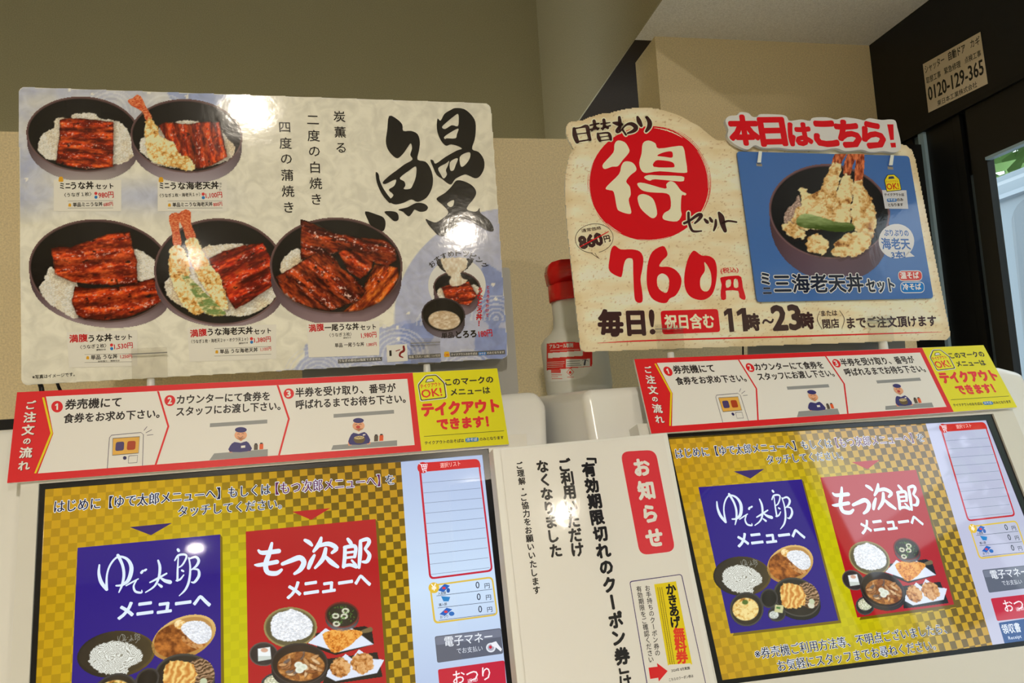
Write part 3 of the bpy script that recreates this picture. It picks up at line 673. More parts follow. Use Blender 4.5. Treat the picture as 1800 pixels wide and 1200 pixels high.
    p.bowl(397, 862, 77, 78, 0, 0, (64, 60, 56), (46, 38, 28), rw=9, hl=(130, 130, 124))
    p.batter(p.m_ell(392, 862, 60, 52), 12, 5, (120, 70, 24), (214, 160, 70), (244, 222, 150)); p.put(p.m_ell(390, 830, 14, 11), C3((88, 110, 44)))
    p.bowl(500, 812, 40, 44, 0, 0, (62, 58, 56), (24, 20, 18), rw=7, hl=(110, 108, 104))
    p.bowl(535, 884, 40, 34, 0, 0, (58, 56, 56), (40, 38, 36), rw=7, hl=(120, 118, 114)); p.rice(p.m_ell(522, 888, 22, 18), 8, 3, (232, 236, 232), (150, 160, 140), 0)
    p.put(p.m_poly([(528, 842), (566, 846), (562, 880), (524, 874)]), C3((206, 204, 150))); p.put(p.m_poly([(534, 850), (552, 852), (550, 862), (532, 858)]), C3((70, 120, 60)))
    p.out('dish_picture', 3.2, pk, 'printed pictures of a rice bowl, a cup and condiments')
    # dishes on the red card
    lc(B_)
    p = Paint(s, 198, 775, 500, 1010, 1.)
    p.bowl(349, 892, 147, 112, 0, 0, (150, 134, 84), (92, 84, 56), rw=13, hl=(190, 176, 120)); p.rice(p.m_poly([(240, 900), (255, 830), (320, 800), (370, 792), (440, 830), (472, 880), (450, 940), (360, 968), (270, 955)], smooth=4, wob=5, ws=9), 10, 3, (250, 252, 255), (214, 222, 232), 0)
    p.out('dish_picture', 3, pk, 'printed picture of a bowl of white rice')
    p = Paint(s, 538, 745, 736, 915, 1.)
    p.bowl(636, 822, 94, 72, 0, 78, (112, 40, 36), (40, 36, 28), (74, 70, 74), (120, 118, 124), 9, (150, 80, 74))
    for cx, cy in ((600, 828), (655, 800), (648, 830), (605, 872)):
        p.put(p.m_ell(cx, cy, 21, 16), C3((214, 214, 190))); p.put(p.m_ell(cx, cy, 10, 6), C3((60, 62, 40)))
    m = (fbm(p.x/9, p.y/9, 3, 5) > .66)*p.m_ell(636, 822, 74, 50); p.put(m*.8, C3((88, 140, 50))); p.out('dish_picture', 3, pk, 'printed picture of clear soup in a red bowl')
    p = Paint(s, 118, 970, 282, 1112, 1.)
    p.bowl(200, 1040, 79, 66, 0, 0, (96, 82, 78), (48, 42, 42), rw=7, hl=(140, 124, 118)); p.put(p.m_poly([(168, 1010), (236, 1000), (243, 1068), (170, 1080)]), mixc(C3((240, 246, 246)), C3((206, 214, 206)), (p.y > 1050)*1.)); p.put(p.m_ell(205, 1018, 20, 12)*.8, C3((206, 150, 120)))
    p.out('dish_picture', 3, pk, 'printed picture of chilled tofu')
    p = Paint(s, 440, 880, 815, 1050, 1.)
    p.put(p.m_poly([(488, 925), (760, 885), (800, 900), (812, 985), (600, 1045), (500, 1010)]), C3((26, 24, 26)))
    p.put(p.m_poly([(448, 978), (545, 897), (600, 930), (690, 895), (810, 985), (615, 1030)]), C3((226, 234, 250)))
    p.put(p.m_poly([(730, 915), (795, 890), (800, 915), (740, 925)], smooth=3), C3((120, 104, 70)))
    p.batter(p.m_poly([(528, 930), (600, 905), (700, 905), (752, 920), (715, 960), (670, 1000), (600, 1033), (560, 1005)], smooth=3, wob=4), 7, 3, (150, 74, 16), (214, 124, 34), (240, 176, 84))
    p.out('dish_picture', 3, pk, 'printed picture of fried fish on white paper')
    p = Paint(s, 520, 1005, 872, 1215, 1.)
    p.put(p.m_poly([(545, 1068), (830, 1030), (860, 1165), (530, 1212)]), C3((28, 26, 28)))
    p.put(p.m_poly([(532, 1155), (600, 1090), (655, 1040), (690, 1065), (730, 1015), (800, 1066), (868, 1072), (830, 1145), (600, 1190)]), C3((224, 232, 248)))
    for cx, cy, r, sd in ((627, 1115, 58, 3), (748, 1090, 62, 7)): p.batter(p.m_poly(ell(cx, cy, r, r*.95, 0, 9), smooth=3, wob=11, ws=16, seed=sd), 15, sd, (98, 52, 18), (190, 122, 56), (226, 176, 116))
    p.out('dish_picture', 3, pk, 'printed picture of fried chicken on white paper')
    p = Paint(s, 238, 970, 562, 1230, 1.)
    p.bowl(400, 1095, 158, 116, 0, 118, (60, 52, 50), (46, 34, 28), (52, 46, 46), (60, 54, 54), 10, (120, 110, 106))
    m = p.m_ell(408, 1108, 132, 82); n = fbm(p.x/30, p.y/22, 4, 6); p.put(m, mixc(C3((120, 66, 26)), C3((212, 150, 80)), np.clip(n*2.6-.9, 0, 1)))
    rr = np.random.RandomState(8)
    for i in range(26):
        a, d_ = rr.rand()*6.28, rr.rand()**.6; cx, cy = 410+105*d_*math.cos(a), 1100+62*d_*math.sin(a); c_ = [(206, 156, 104), (176, 120, 74), (226, 190, 144), (120, 104, 96), (150, 92, 48)][i % 5]; an = rr.rand()*180; l_ = 20+14*rr.rand()
        p.put(p.m_ell(cx+2, cy+3, l_, 10, an)*.5, C3((70, 36, 16))); p.put(p.m_ell(cx, cy, l_-1, 8.5, an), C3(c_)*(.82+.3*fbm(p.x/7, p.y/5, 3, i))[..., None])
    for cx, cy in ((395, 1100), (420, 1112), (400, 1128)): p.put(p.m_ell(cx, cy, 24, 18), C3((232, 236, 220))); p.put(p.m_ell(cx, cy, 12, 9)*.4, C3((190, 200, 170)))
    p.out('dish_picture', 3.2, pk, 'printed picture of simmered offal stew in a black bowl')
    rc((1420, 780, 2.857))
    p = Paint(s, 238, 760, 336, 862, 1.)
    p.bowl(287, 812, 47, 46, 0, 0, (70, 70, 72), (50, 50, 50), rw=6, hl=(130, 130, 130)); p.rice(p.m_ell(287, 805, 36, 30), 12, 5, (236, 238, 216), (130, 140, 90), .3); p.out('dish_picture', 3, pk, 'printed picture of a small side dish')
    # foot text
    rc()
    for t, a, b in (('※券売機ご利用方法等、不明点ございましたら、', (1328.6, 1159), (1665, 1113)), ('お気軽にスタッフまでお尋ねください。', (1369, 1180.5), (1645.8, 1142))):
        text(s, t, *a, *b, 20, nv_, 3, 0, hb=.03, outline=wh, ow=.045, **K)
    # side panel
    lc(C_)
    red = (204, 30, 40); d = (110, 120, 140)
    o_ = rquad([(158, 98), (464, 74), (533, 640), (213, 681)], 26); i_ = rquad([(170, 110), (457, 88), (523, 631), (222, 670)], 18)
    fill(s, [o_, i_], (196, 30, 56), 2, name='list_frame', **K)
    fill(s, rquad([(158, 96), (464, 74), (471, 116), (165, 142)], [26, 26, 0, 0]), red, 3, **K); fill(s, ell(181, 119, 28, 28), red, 3.2, **K)
    b = Bag()
    for q in (((163, 100, 4), (172, 103, 4), (180, 134, 4), (198, 132, 4)), ((172, 106, 4), (203, 101, 4), (199, 124, 4), (178, 127, 4)), ((176, 114, 3), (200, 111, 3)), ((184, 106, 3), (188, 126, 3)), ((193, 104, 3), (194, 125, 3)), ((182, 140, 5), (183, 141, 5)), ((196, 138, 5), (197, 139, 5))):
        strokeb(b, s, q, 4, n=1)
    b.out('cart_icon', mat((250, 244, 250), 'screen'), s)
    text(s, '選択リスト', 269, 121, 370, 110, 25, (250, 190, 180), 4, .01, **K)
    b = Bag()
    for k in range(10):
        t = k/9; seg_line(b, s, (180+42*t, 195+460*t), (465+50*t, 172+449*t), 2, 2)
    b.out('list_rule', mat((120, 132, 156), 'screen'), s)
    o_ = rquad([(213, 708), (532, 664), (559, 860), (236, 904)], 26); i_ = rquad([(222, 715), (525, 674), (550, 853), (245, 893)], 18)
    fill(s, [o_, i_], (222, 190, 76), 2, name='sum_frame', **K); fill(s, ell(236, 722, 27, 27), (228, 190, 60), 3, **K)
    text(s, '¥', 226, 738, 250, 734, 34, (255, 250, 230), 4, .03, **K)
    b = Bag()
    for x, y in ((447, 726), (453, 785), (460, 847)): textb(b, s, '0', x, y, x+19, y-2, 34, 3, .01)
    for x, y in ((492, 726), (499, 784), (505, 845)): textb(b, s, '円', x, y, x+25, y-3, 25, 3, .01)
    for t, x, y in (('入金額', 257, 759), ('購入額', 262, 816), ('おつり', 268, 877)): textb(b, s, t, x, y, x+40, y-6, 15, 3, .01)
    b.out('lettering', mat((40, 50, 70), 'screen'), s)
    b = Bag()
    for a, c in (((250, 763), (528, 729)), ((257, 823), (536, 791)), ((262, 886), (542, 851))): seg_line(b, s, a, c, 2.4, 2)
    b.out('list_rule', mat((70, 80, 100), 'screen'), s)
    for q in ([(256, 735), (290, 702), (316, 712), (284, 744)], [(264, 855), (300, 822), (328, 830), (292, 862)]):
        fill(s, q, (24, 96, 190), 3, name='bill_icon', **K); c = np.mean(q, 0); fill(s, ell(c[0], c[1], 9, 6), (220, 60, 70), 3.5, **K)
    fill(s, [(272, 764), (318, 768), (310, 790), (284, 790)], (30, 130, 200), 3, name='cart_icon', **K); fill(s, ell(308, 735, 9, 12), (30, 90, 170), 3.3, **K); fill(s, ell(325, 852, 14, 11), (40, 110, 190), 3.3, **K)
    fill(s, rquad([(240, 966), (572, 924), (584, 1052), (253, 1099)], 10), (94, 100, 116), 2, name='grey_button', **K); fill(s, rquad([(244, 970), (570, 929), (575, 968), (248, 1010)], 8), (118, 124, 142), 2.4, name='button_sheen', **K)
    text(s, '電子マネー', 291, 1019, 531, 990, 50, (238, 244, 252), 3, .01, **K); text(s, 'でお支払い', 352, 1054, 481, 1039, 29, (226, 232, 244), 3, 0, **K)
    fill(s, ell(522, 1022, 24, 24), (226, 232, 240), 3, **K); fill(s, ell(522, 1022, 16, 16), (170, 170, 186), 3.3, **K); fill(s, ell(520, 1020, 8, 8), (200, 40, 60), 3.6, **K)
    fill(s, [(520, 1000), (548, 990), (560, 1008), (578, 1030), (572, 1042), (548, 1022), (530, 1016)], (240, 242, 248), 4, name='hand_icon', **K)
    fill(s, rquad([(256, 1132), (590, 1086), (600, 1215), (268, 1262)], 10), (196, 26, 56), 2, name='red_button', **K)
    text(s, 'おつり', 334, 1208, 521, 1182, 66, (255, 240, 244), 3, .01, **K)
    rc((1620, 700, 2.4))
    text(s, '返却', 400, 898, 432, 893, 15, (250, 220, 230), 3, .01, **K)
    fill(s, rquad([(324, 946), (480, 922), (500, 1018), (352, 1042)], 6), (30, 78, 140), 2, name='blue_button', **K)
    text(s, '領収書', 345, 994, 421, 984, 38, (236, 244, 255), 3, .015, **K); text(s, 'Receipt', 369, 1022, 423, 1014, 17, (220, 232, 250), 3, .01, **K)
    s.view = None; s.pre = None
    new = [o for o in COL.objects if o not in before]; D = [o for o in new if o.name.startswith('display')][0]
    for o in new:
        if o is not D: o.parent = D
screen(SL, True); screen(SR, False)
# ================================================================ order-flow banners
def banner(s, label):
    root = empty('order_steps_banner', s); tag(root, label, 'sign', 'order step banners above the screens')
    s.view = None
    RED, YEL, INK = (222, 34, 38), (232, 220, 12), (40, 32, 32)
    slab('backing_board', s, [(30, 689.3), (873.9, 647.2), (894.7, 780.6), (12.5, 848.8)], (236, 232, 222), .003, h=-.0002)
    fill(s, [(30, 689.3), (725.3, 655.0), (741, 792.6), (12.5, 848.8)], RED, 1, name='red_field')
    fill(s, [(725.3, 655), (873.9, 647.2), (894.7, 780.6), (741, 792.6)], YEL, 1, name='yellow_field')
    fill(s, [(80.8, 696.8), (716, 665.6), (728.9, 782), (66.7, 832), (93.9, 762)], (238, 234, 226), 2, name='white_panel')
    for q in ([(277.8, 687.5), (296.0, 749.3), (273.5, 817.3)], [(488, 677), (507.8, 736), (490.5, 800)]):
        P = [(x-1.7, y) for x, y in q]+[(x+1.7, y) for x, y in q[::-1]]; fill(s, P, RED, 3, name='divider_line')
    fill(s, [(74.3, 698.5), (78, 698.3), (93, 761.3), (64, 831.6), (60.3, 831.8), (88.9, 761.3)], (246, 206, 24), 3, name='yellow_line')
    s.view = (0, 640, 3.75)
    for dx, c, l in ((4, (120, 14, 18), 2), (0, (250, 246, 236), 3)):
        b = Bag()
        for t, x0, y0, x1, y1, sz in (('ご', 209, 232, 203, 305, 72), ('注', 201, 310, 193, 388, 84), ('文', 190, 392, 182, 474, 84), ('の', 182, 480, 174, 536, 56), ('流', 175, 542, 166, 622, 86), ('れ', 163, 630, 156, 706, 78)):
            vtextb(b, s, t, x0+dx, y0+dx*.7, x1+dx, y1+dx*.7, sz, l, .035)
        b.out('lettering', mat(c), s)
    for cx, cy, r, n in ((377, 280, 38, '1'), (1120, 240, 36, '2'), (1904, 194, 34, '3')):
        fill(s, ell(cx, cy, r, r), RED, 3, name='number_disc'); text(s, n, cx-13, cy+22, cx+12, cy+20, 42, (250, 246, 240), 4, .05) if n != '1' else fill(s, [(cx-2, cy-21), (cx+7, cy-21), (cx+6, cy+21), (cx-5, cy+21), (cx-4, cy-8), (cx-13, cy-4), (cx-12, cy-12)], (250, 246, 240), 4)
    for t, a, b_, h in (('券売機にて', (428, 300), (796, 281), 66), ('食券をお求め下さい。', (418, 390), (1050, 354), 62), ('カウンターにて食券を', (1165, 264), (1778, 238), 60), ('スタッフにお渡し下さい。', (1162, 344), (1848, 302), 60)):
        text(s, t, *a, *b_, h, INK, 3, .028)
    # drawing of the machine
    L_ = Bag(); ln = (58, 50, 90)
    for q in ([(708, 686), (722, 485), (736, 468), (930, 450), (946, 464), (940, 668)],): strokeb(L_, s, [(*p, 3.5) for p in q], 4, n=1)
    for q in ([(745, 489), (922, 477), (914, 586), (741, 601), (745, 489)], [(850, 605), (908, 600), (904, 648), (846, 652), (850, 605)], [(950, 437), (970, 412)], [(963, 452), (1000, 432)], [(970, 469), (1010, 464)]): strokeb(L_, s, [(*p, 3) for p in q], 5, n=1)
    L_.out('line_drawing', mat(ln), s)
    fill(s, [(747, 491), (920, 479), (912, 584), (743, 599)], (232, 176, 76), 4); fill(s, rquad([(765, 514), (820, 510), (817, 568), (760, 573)], 14), (78, 64, 110), 5); fill(s, rquad([(841, 508), (896, 505), (892, 563), (836, 567)], 14), (176, 66, 30), 5)
    fill(s, ell(823, 618, 12, 12), (50, 44, 90), 4)
    GR = (150, 148, 144)
    def counter(bar, top, hat, face, body, tagq, bt, arms):
        fill(s, bar, GR, 3, name='grey_hood'); fill(s, top, GR, 3, name='grey_counter')
        fill(s, arms[0], (238, 160, 120), 4); fill(s, arms[1], (238, 160, 120), 4)
        fill(s, body, (60, 54, 112), 4.5, smooth=2, name='printed_clerk'); fill(s, ell(*face, 0, 20), (240, 168, 126), 5)
        fill(s, [(face[0]-face[2]*.7, face[1]+face[3]*.6), (face[0]+face[2]*.7, face[1]+face[3]*.55), (face[0]+2, face[1]+face[3]*1.25)], (240, 168, 126), 5)
        fill(s, ell(*hat, 0, 20), (60, 54, 112), 6); fill(s, tagq, (240, 238, 236), 6)
        for (x, y), c in zip(bt, ((92, 78, 62), (232, 92, 40))):
            fill(s, [(x-12, y-26), (x-7, y-36), (x+7, y-37), (x+13, y-27), (x+12, y+4), (x-13, y+6)], c, 4.6)
            fill(s, [(x-9, y-30), (x-7, y-38), (x+7, y-39), (x+10, y-31)], (50, 44, 48), 5.2)
    counter([(1385, 390), (1762, 365), (1762, 390), (1383, 415)], [(1412, 588), (1765, 560), (1765, 606), (1380, 633)], (1588, 433, 39, 18), (1587, 468, 41, 32),
            [(1515, 578), (1516, 540), (1545, 513), (1587, 520), (1625, 508), (1650, 535), (1652, 572)], [(1589, 538), (1617, 535), (1617, 550), (1589, 553)], [(1687, 560), (1723, 556)], [[(1513, 560), (1532, 556), (1532, 582), (1513, 582)], [(1632, 552), (1650, 548), (1648, 574), (1632, 576)]])
    b = Bag()
    for q in ([(1566, 463), (1573, 458), (1580, 463)], [(1594, 461), (1601, 456), (1608, 461)], [(1568, 477), (1585, 486), (1602, 475)]): strokeb(b, s, [(*p, 2.5) for p in q], 6, n=3)
    b.out('line_drawing', mat((90, 40, 50)), s)
    s.view = (460, 630, 3.6)
    for t, a, b_, h in (('半券を受け取り、番号が', (215, 245), (849, 212), 58), ('呼ばれるまでお待ち下さい。', (218, 322), (911, 280), 58)):
        text(s, t, *a, *b_, h, INK, 3, .028)
    counter([(455, 352), (836, 325), (838, 348), (455, 375)], [(452, 549), (856, 517), (857, 552), (440, 578)], (612, 393, 34, 16), (613, 426, 38, 30),
            [(557, 545), (556, 500), (580, 470), (613, 478), (650, 465), (676, 492), (680, 536)], [(640, 480), (656, 478), (656, 486), (640, 489)], [(724, 519), (757, 516)], [[(546, 530), (566, 520), (570, 550), (548, 552)], [(662, 525), (682, 515), (690, 540), (668, 544)]])
    fill(s, ell(610, 434, 13, 9), (196, 60, 50), 6); fill(s, [(583, 502), (652, 497), (645, 530), (618, 537), (592, 532)], (104, 84, 50), 6, smooth=2, name='printed_bowl'); fill(s, ell(617, 501, 32, 11, -4), (208, 184, 130), 7)
    b = Bag()
    for q in ([(590, 422), (597, 416), (604, 420)], [(617, 420), (624, 414), (631, 418)], [(594, 504), (604, 496), (612, 504), (620, 496), (630, 503), (640, 496)]): strokeb(b, s, [(*p, 2.5) for p in q], 8, n=3)
    b.out('line_drawing', mat((84, 50, 44)), s)
    # takeout field
    tagp = [(1040, 112), (1102, 107), (1152, 155), (1166, 246), (1010, 264), (993, 168)]
    fill(s, rquad([(1036, 103), (1106, 98), (1163, 152), (1176, 253), (1002, 274), (984, 162)], 14), (250, 248, 240), 2, name='tag_badge'); 
    fill(s, [rquad([(1038, 108), (1104, 103), (1157, 154), (1170, 249), (1006, 268), (989, 166)], 12), rquad([(1041, 113), (1101, 108), (1151, 157), (1163, 244), (1011, 262), (995, 169)], 10)], INK, 3, name='tag_badge')
    fill(s, rquad([(1041, 113), (1101, 108), (1151, 157), (1163, 244), (1011, 262), (995, 169)], 10), (240, 226, 30), 3, name='tag_badge')
    fill(s, [(1046, 130), (1080, 126), (1094, 146), (1034, 152)], INK, 4); fill(s, [(1050, 133), (1077, 130), (1087, 143), (1041, 148)], (246, 242, 230), 5)
    text(s, 'テイクアウト', 1006, 189, 1134, 172, 24, (220, 60, 40), 4, .03); text(s, 'OK!', 1015, 250, 1142, 234, 50, (226, 44, 36), 4, .025)
    text(s, 'このマークの', 1164, 171, 1466, 152, 42, INK, 3, .035); text(s, 'メニューは', 1198, 234, 1446, 219, 40, INK, 3, .035)
    text(s, 'テイクアウト', 1019, 364, 1502, 334, 78, (228, 40, 44), 3, .07); text(s, 'できます！', 1116, 450, 1436, 430, 66, (228, 40, 44), 3, .065)
    b = Bag(); seg_line(b, s, (1027, 493), (1532, 457), 2.5, 3); textb(b, s, 'テイクアウトのおそばは', 1033, 545, 1281, 528, 21, 3, .025); textb(b, s, 'のみとなります', 1380, 521, 1531, 509, 20, 3, .025); b.out('lettering', mat(INK), s)
    fill(s, rquad([(1287, 504), (1372, 498), (1374, 524), (1289, 530)], 12), (52, 130, 190), 3, name='blue_pill'); text(s, '冷そば', 1298, 525, 1364, 520, 20, (236, 240, 240), 4, .02)
    s.view = None
    return root
DULL = True
banner(BL, 'red and yellow banner of order steps under the eel bowl poster')
BR.pre = HB; banner(BR, 'red and yellow banner of order steps under the day set sign'); BR.pre = None; DULL = False
# ================================================================ notice board between the machines
root = empty('notice_board', NO); tag(root, 'white notice board with a red pill title, standing between the two screens', 'notice')
slab('board', NO, rquad([(866, 788), (1173, 760), (1290, 1370), (930, 1400)], 3), (232, 226, 218), .022, bev=.002, h=-.001)
fill(NO, [(880, 791), (1166, 765), (1280, 1360), (945, 1390)], (238, 230, 224), 1, name='paper')
s = NO; s.view = (860, 760, 2.726)
fill(s, rquad([(628, 92), (796, 83), (892, 568), (722, 588)], 42, 6), (224, 62, 70), 2, name='red_pill')
INK = (40, 38, 40)
vtext(s, 'お知らせ', 722, 112, 800, 562, 84, (250, 240, 234), 3, .055)
vtext(s, '「', 488, 110, 492, 160, 66, INK, 3, .045); vtext(s, '有効期限切れのクーポン券', 470, 140, 644, 1114, 70, INK, 3, .055); vtext(s, '」は', 640, 1112, 660, 1224, 66, INK, 3, .04)
vtext(s, 'ご利用いただけ', 358, 122, 428, 596, 66, INK, 3, .045); vtext(s, 'なくなりました', 250, 130, 324, 600, 62, INK, 3, .045)
vtext(s, 'ご理解・ご協力をお願いいたします', 143, 138, 230, 776, 36, INK, 3, .03)
vtext(s, 'お手持ちのクーポン券の', 756, 730, 808, 1072, 27, INK, 3, .008); vtext(s, '有効期限をご確認ください', 714, 734, 778, 1104, 27, INK, 3, .008)
o_ = rquad([(671, 712), (922, 677), (1060, 1300), (775, 1330)], 14); i_ = rquad([(675, 716), (919, 681), (1056, 1296), (779, 1326)], 11)
fill(s, [o_, i_], (70, 58, 110), 2, name='coupon_frame')
fill(s, [(790, 727), (894, 712), (972, 1110), (856, 1116)], (236, 206, 30), 2, name='yellow_coupon')
vtext(s, 'かきあげ', 867, 724, 896, 934, 50, (30, 26, 24), 3, .045); vtext(s, '無料券', 906, 936, 926, 1102, 56, (232, 66, 40), 3, .045)
b = Bag()
for k, x in enumerate((806, 816, 826)):
    y = 742
    while y < 1105: strokeb(b, s, [(x+(y-742)*.165, y, 2.6), (x+(y-736)*.165, y+6, 2.6)], 3, n=1); y += 9
b.out('fine_print', mat((110, 90, 30)), s)
fill(s, [(763, 1126), (806, 1121), (803, 1104), (854, 1142), (812, 1192), (809, 1174), (771, 1180)], (222, 40, 44), 3, name='red_arrow')
fill(s, [(858, 1112), (964, 1105), (972, 1150), (866, 1158)], (246, 242, 236), 2.5); text(s, '2024年 8月実施', 873, 1148, 961, 1134, 15, INK, 3, .02); text(s, 'こちらのクーポン券は', 862, 1192, 978, 1172, 15, INK, 3, .01)
s.view = None
# ================================================================ eel bowl poster
s = PO; root = empty('menu_poster', s); tag(root, 'large pale poster of eel rice bowls above the left ticket machine', 'poster')
slab('board', s, rquad([(33, 153), (862, 182), (893, 629), (38, 676.5)], 11), (232, 226, 212), .003, h=-.0003)
p = Paint(s, 33, 153, 894, 677, 2.2); x, y = p.x, p.y
p.c[:] = C3((231, 222, 200)); p.a[:] = 1
def ssm(t): t = np.clip(t, 0, 1); return t*t*(3-2*t)
nz = fbm(x/60, y/40, 4, 5); nf = fbm(x/9, y/6, 3, 8)
w1 = ssm((235-(x*.55+y-150)*.9+60*(nz-.5))/120+.4)
w1 = np.maximum(np.clip(1.5-np.abs(y-175)/45, 0, 1)*np.clip((440-x)/40, 0, 1)*.8, np.clip((175-x)/120, 0, 1)*np.clip((395-y)/50, 0, 1))*np.clip(.25+1.5*(nz-.2), 0, 1)
w1 = np.maximum(w1, np.exp(-((x-255)/110)**2-((y-345)/28)**2)*.8)
p.c = mixc(p.c, C3((168, 172, 200)), np.clip(w1, 0, 1)*.85)
p.put(p.m_poly([(300, 158), (395, 160), (372, 190), (310, 180)], smooth=3)*.6, C3((128, 142, 190)))
m = p.m_ell(905, 560, 212, 195, 0, 1.5); p.put(m*(.75+.2*nf), C3((172, 174, 200)))
m = p.m_poly([(455, 690), (520, 640), (560, 600), (640, 590), (705, 560), (730, 590), (740, 640), (800, 650), (900, 600), (900, 690)], smooth=3, wob=14, ws=30); p.put(m*.8, C3((160, 166, 200)))
for q in ([(705, 575), (745, 560), (760, 590), (735, 618), (700, 600)], [(850, 470), (893, 490), (893, 560), (860, 590), (845, 540)], [(700, 640), (750, 628), (790, 650), (720, 662)], [(840, 590), (893, 580), (893, 628), (850, 632)]):
    p.put(p.m_poly(q, smooth=3, wob=10, ws=22)*.8, C3((132, 144, 190)))
for cx, cy, R in ((195, 195, 44), (290, 200, 40), (700, 625, 55), (872, 560, 45), (560, 660, 60), (820, 655, 50), (640, 665, 45), (760, 570, 30)):
    d = np.hypot(x-cx, (y-cy)*1.1); a = (np.abs((d/8) % 1-.5) < .2)*(d < R)*(y < cy+3); p.put(a*.55, C3((224, 220, 216)))
rs = np.random.RandomState(4)
for cx, cy in ((122, 158), (162, 165), (262, 163), (329, 170), (47, 315), (718, 550), (699, 575), (675, 573), (700, 595), (512, 640), (867, 500), (872, 525), (620, 600)):
    a = rs.rand()*90; c_, s_ = math.cos(math.radians(a)), math.sin(math.radians(a)); u, v = (x-cx)*c_+(y-cy)*s_, -(x-cx)*s_+(y-cy)*c_
    p.put(((np.abs(u) < 3) & (np.abs(v) < 2.6))*1., C3((240, 236, 224)))
p.a = p.m_poly(rquad([(34, 154), (861.5, 183), (892, 628.5), (39, 675.5)], 11))
p.out('printed_background', 0, 'paper', 'cream fibrous paper print with blue waves')
V1, V2, V3, V4 = (0, 140, 3.913), (0, 380, 3.872), (440, 160, 3.913), (440, 380, 3.75)
ST = 1.1
def finish(p, lab, lay=3): p.out('dish_picture', lay, 'print', lab)
s.view = V1
p = Paint(s, 180, 105, 965, 760, ST)
p.bowl(572, 376, 390, 258, 3, 285, fade=(178, 166, 160), rw=13)
rm = p.m_poly([(262, 460), (290, 380), (370, 330), (385, 265), (490, 270), (500, 240), (640, 230), (690, 270), (740, 270), (850, 310), (900, 400), (940, 430), (925, 520), (780, 590), (385, 560), (290, 520)], smooth=3, wob=10, ws=16)
p.rice(rm, 19, 3)
p.eel([(413, 275), (480, 264), (600, 272), (780, 290), (783, 450), (776, 600), (600, 617), (500, 600), (385, 572), (398, 470), (410, 380)], 3, 1, k=2.2, w=32)
finish(p, 'printed picture of a bowl of rice topped with one grilled eel fillet')
p = Paint(s, 875, 100, 1680, 780, ST)
p.bowl(1283, 388, 384, 252, 3, 285, fade=(178, 166, 170), rw=13)
p.rice(p.m_poly([(960, 450), (1000, 380), (1180, 300), (1240, 285), (1350, 285), (1500, 330), (1570, 410), (1620, 480), (1560, 560), (1350, 610), (1100, 590), (990, 520)], smooth=3, wob=10, ws=16), 19, 5)
p.eel([(1090, 315), (1130, 292), (1215, 300), (1330, 310), (1345, 612), (1240, 570), (1150, 430)], 82, 4, k=2.2, w=34)
p.eel([(1300, 310), (1360, 292), (1510, 290), (1565, 530), (1450, 595), (1352, 615)], 80, 6, k=2.2, w=34)
p.prawn([(1000, 300), (1040, 265), (1085, 330), (1105, 390), (1160, 415), (1200, 440), (1230, 510), (1300, 530), (1345, 600), (1300, 628), (1200, 600), (1060, 570), (1010, 500), (1000, 400)], 17, 3, tail=[[(880, 145), (915, 128), (945, 105), (975, 125), (1000, 180), (1048, 265), (1005, 282), (978, 220), (910, 180)]])
finish(p, 'printed picture of an eel and prawn tempura rice bowl, small size', 3.4)
s.view = V2
p = Paint(s, 185, 10, 1180, 810, ST)
p.bowl(688, 372, 492, 348, 6, 330, fade=(170, 150, 150), rw=14)
p.rice(p.m_poly([(270, 490), (300, 430), (345, 345), (430, 400), (520, 440), (530, 690), (430, 650), (320, 580)], smooth=3, wob=10, ws=16), 20, 3)
p.rice(p.m_poly([(900, 240), (960, 240), (1050, 300), (1080, 400), (1060, 430), (920, 430)], smooth=3, wob=10, ws=16), 20, 7)
p.eel([(510, 475), (600, 490), (760, 485), (930, 450), (1050, 420), (1140, 500), (1110, 570), (1000, 640), (850, 695), (700, 710), (580, 700), (520, 670), (488, 575)], -8, 8, k=2.6, w=40)
p.eel([(345, 220), (400, 205), (480, 208), (620, 165), (740, 120), (885, 105), (900, 200), (932, 300), (935, 455), (780, 468), (600, 462), (480, 445), (375, 395), (362, 300)], -4, 2, k=2.6, w=38, lite=(226, 104, 44))
finish(p, 'printed picture of a bowl of rice topped with two grilled eel fillets')
p = Paint(s, 1040, -50, 1960, 800, ST)
p.bowl(1496, 378, 446, 362, 3, 320, fade=(170, 150, 150), rw=14)
p.rice(p.m_poly([(1120, 480), (1150, 420), (1380, 220), (1440, 200), (1640, 190), (1800, 250), (1880, 440), (1870, 560), (1750, 650), (1600, 680), (1300, 640), (1160, 560)], smooth=3, wob=10, ws=16), 20, 9)
p.eel([(1425, 290), (1520, 240), (1650, 198), (1790, 183), (1838, 268), (1872, 400), (1860, 470), (1704, 578), (1600, 632), (1560, 570), (1500, 460), (1440, 350)], -24, 12, k=2.6, w=44, mid=(176, 32, 18))
p.prawn([(1262, 165), (1340, 150), (1375, 220), (1430, 330), (1500, 410), (1530, 520), (1555, 630), (1480, 620), (1420, 530), (1340, 400), (1290, 280)], 19, 5, tail=[[(1222, -20), (1262, -42), (1298, -25), (1300, 50), (1335, 145), (1275, 165), (1246, 80), (1218, 20)]])
p.prawn([(1165, 210), (1232, 200), (1265, 250), (1290, 340), (1290, 430), (1330, 520), (1385, 640), (1330, 670), (1240, 600), (1190, 500), (1150, 400), (1150, 290)], 19, 3, tail=[[(1150, 10), (1180, -20), (1228, -10), (1218, 60), (1226, 120), (1236, 195), (1180, 198), (1172, 110)]])
m = p.m_poly([(1235, 410), (1290, 415), (1380, 500), (1470, 590), (1540, 665), (1450, 680), (1375, 640), (1335, 560), (1275, 470)], smooth=3, wob=8, ws=14); n = fbm(p.x/40, p.y/16, 3, 3)
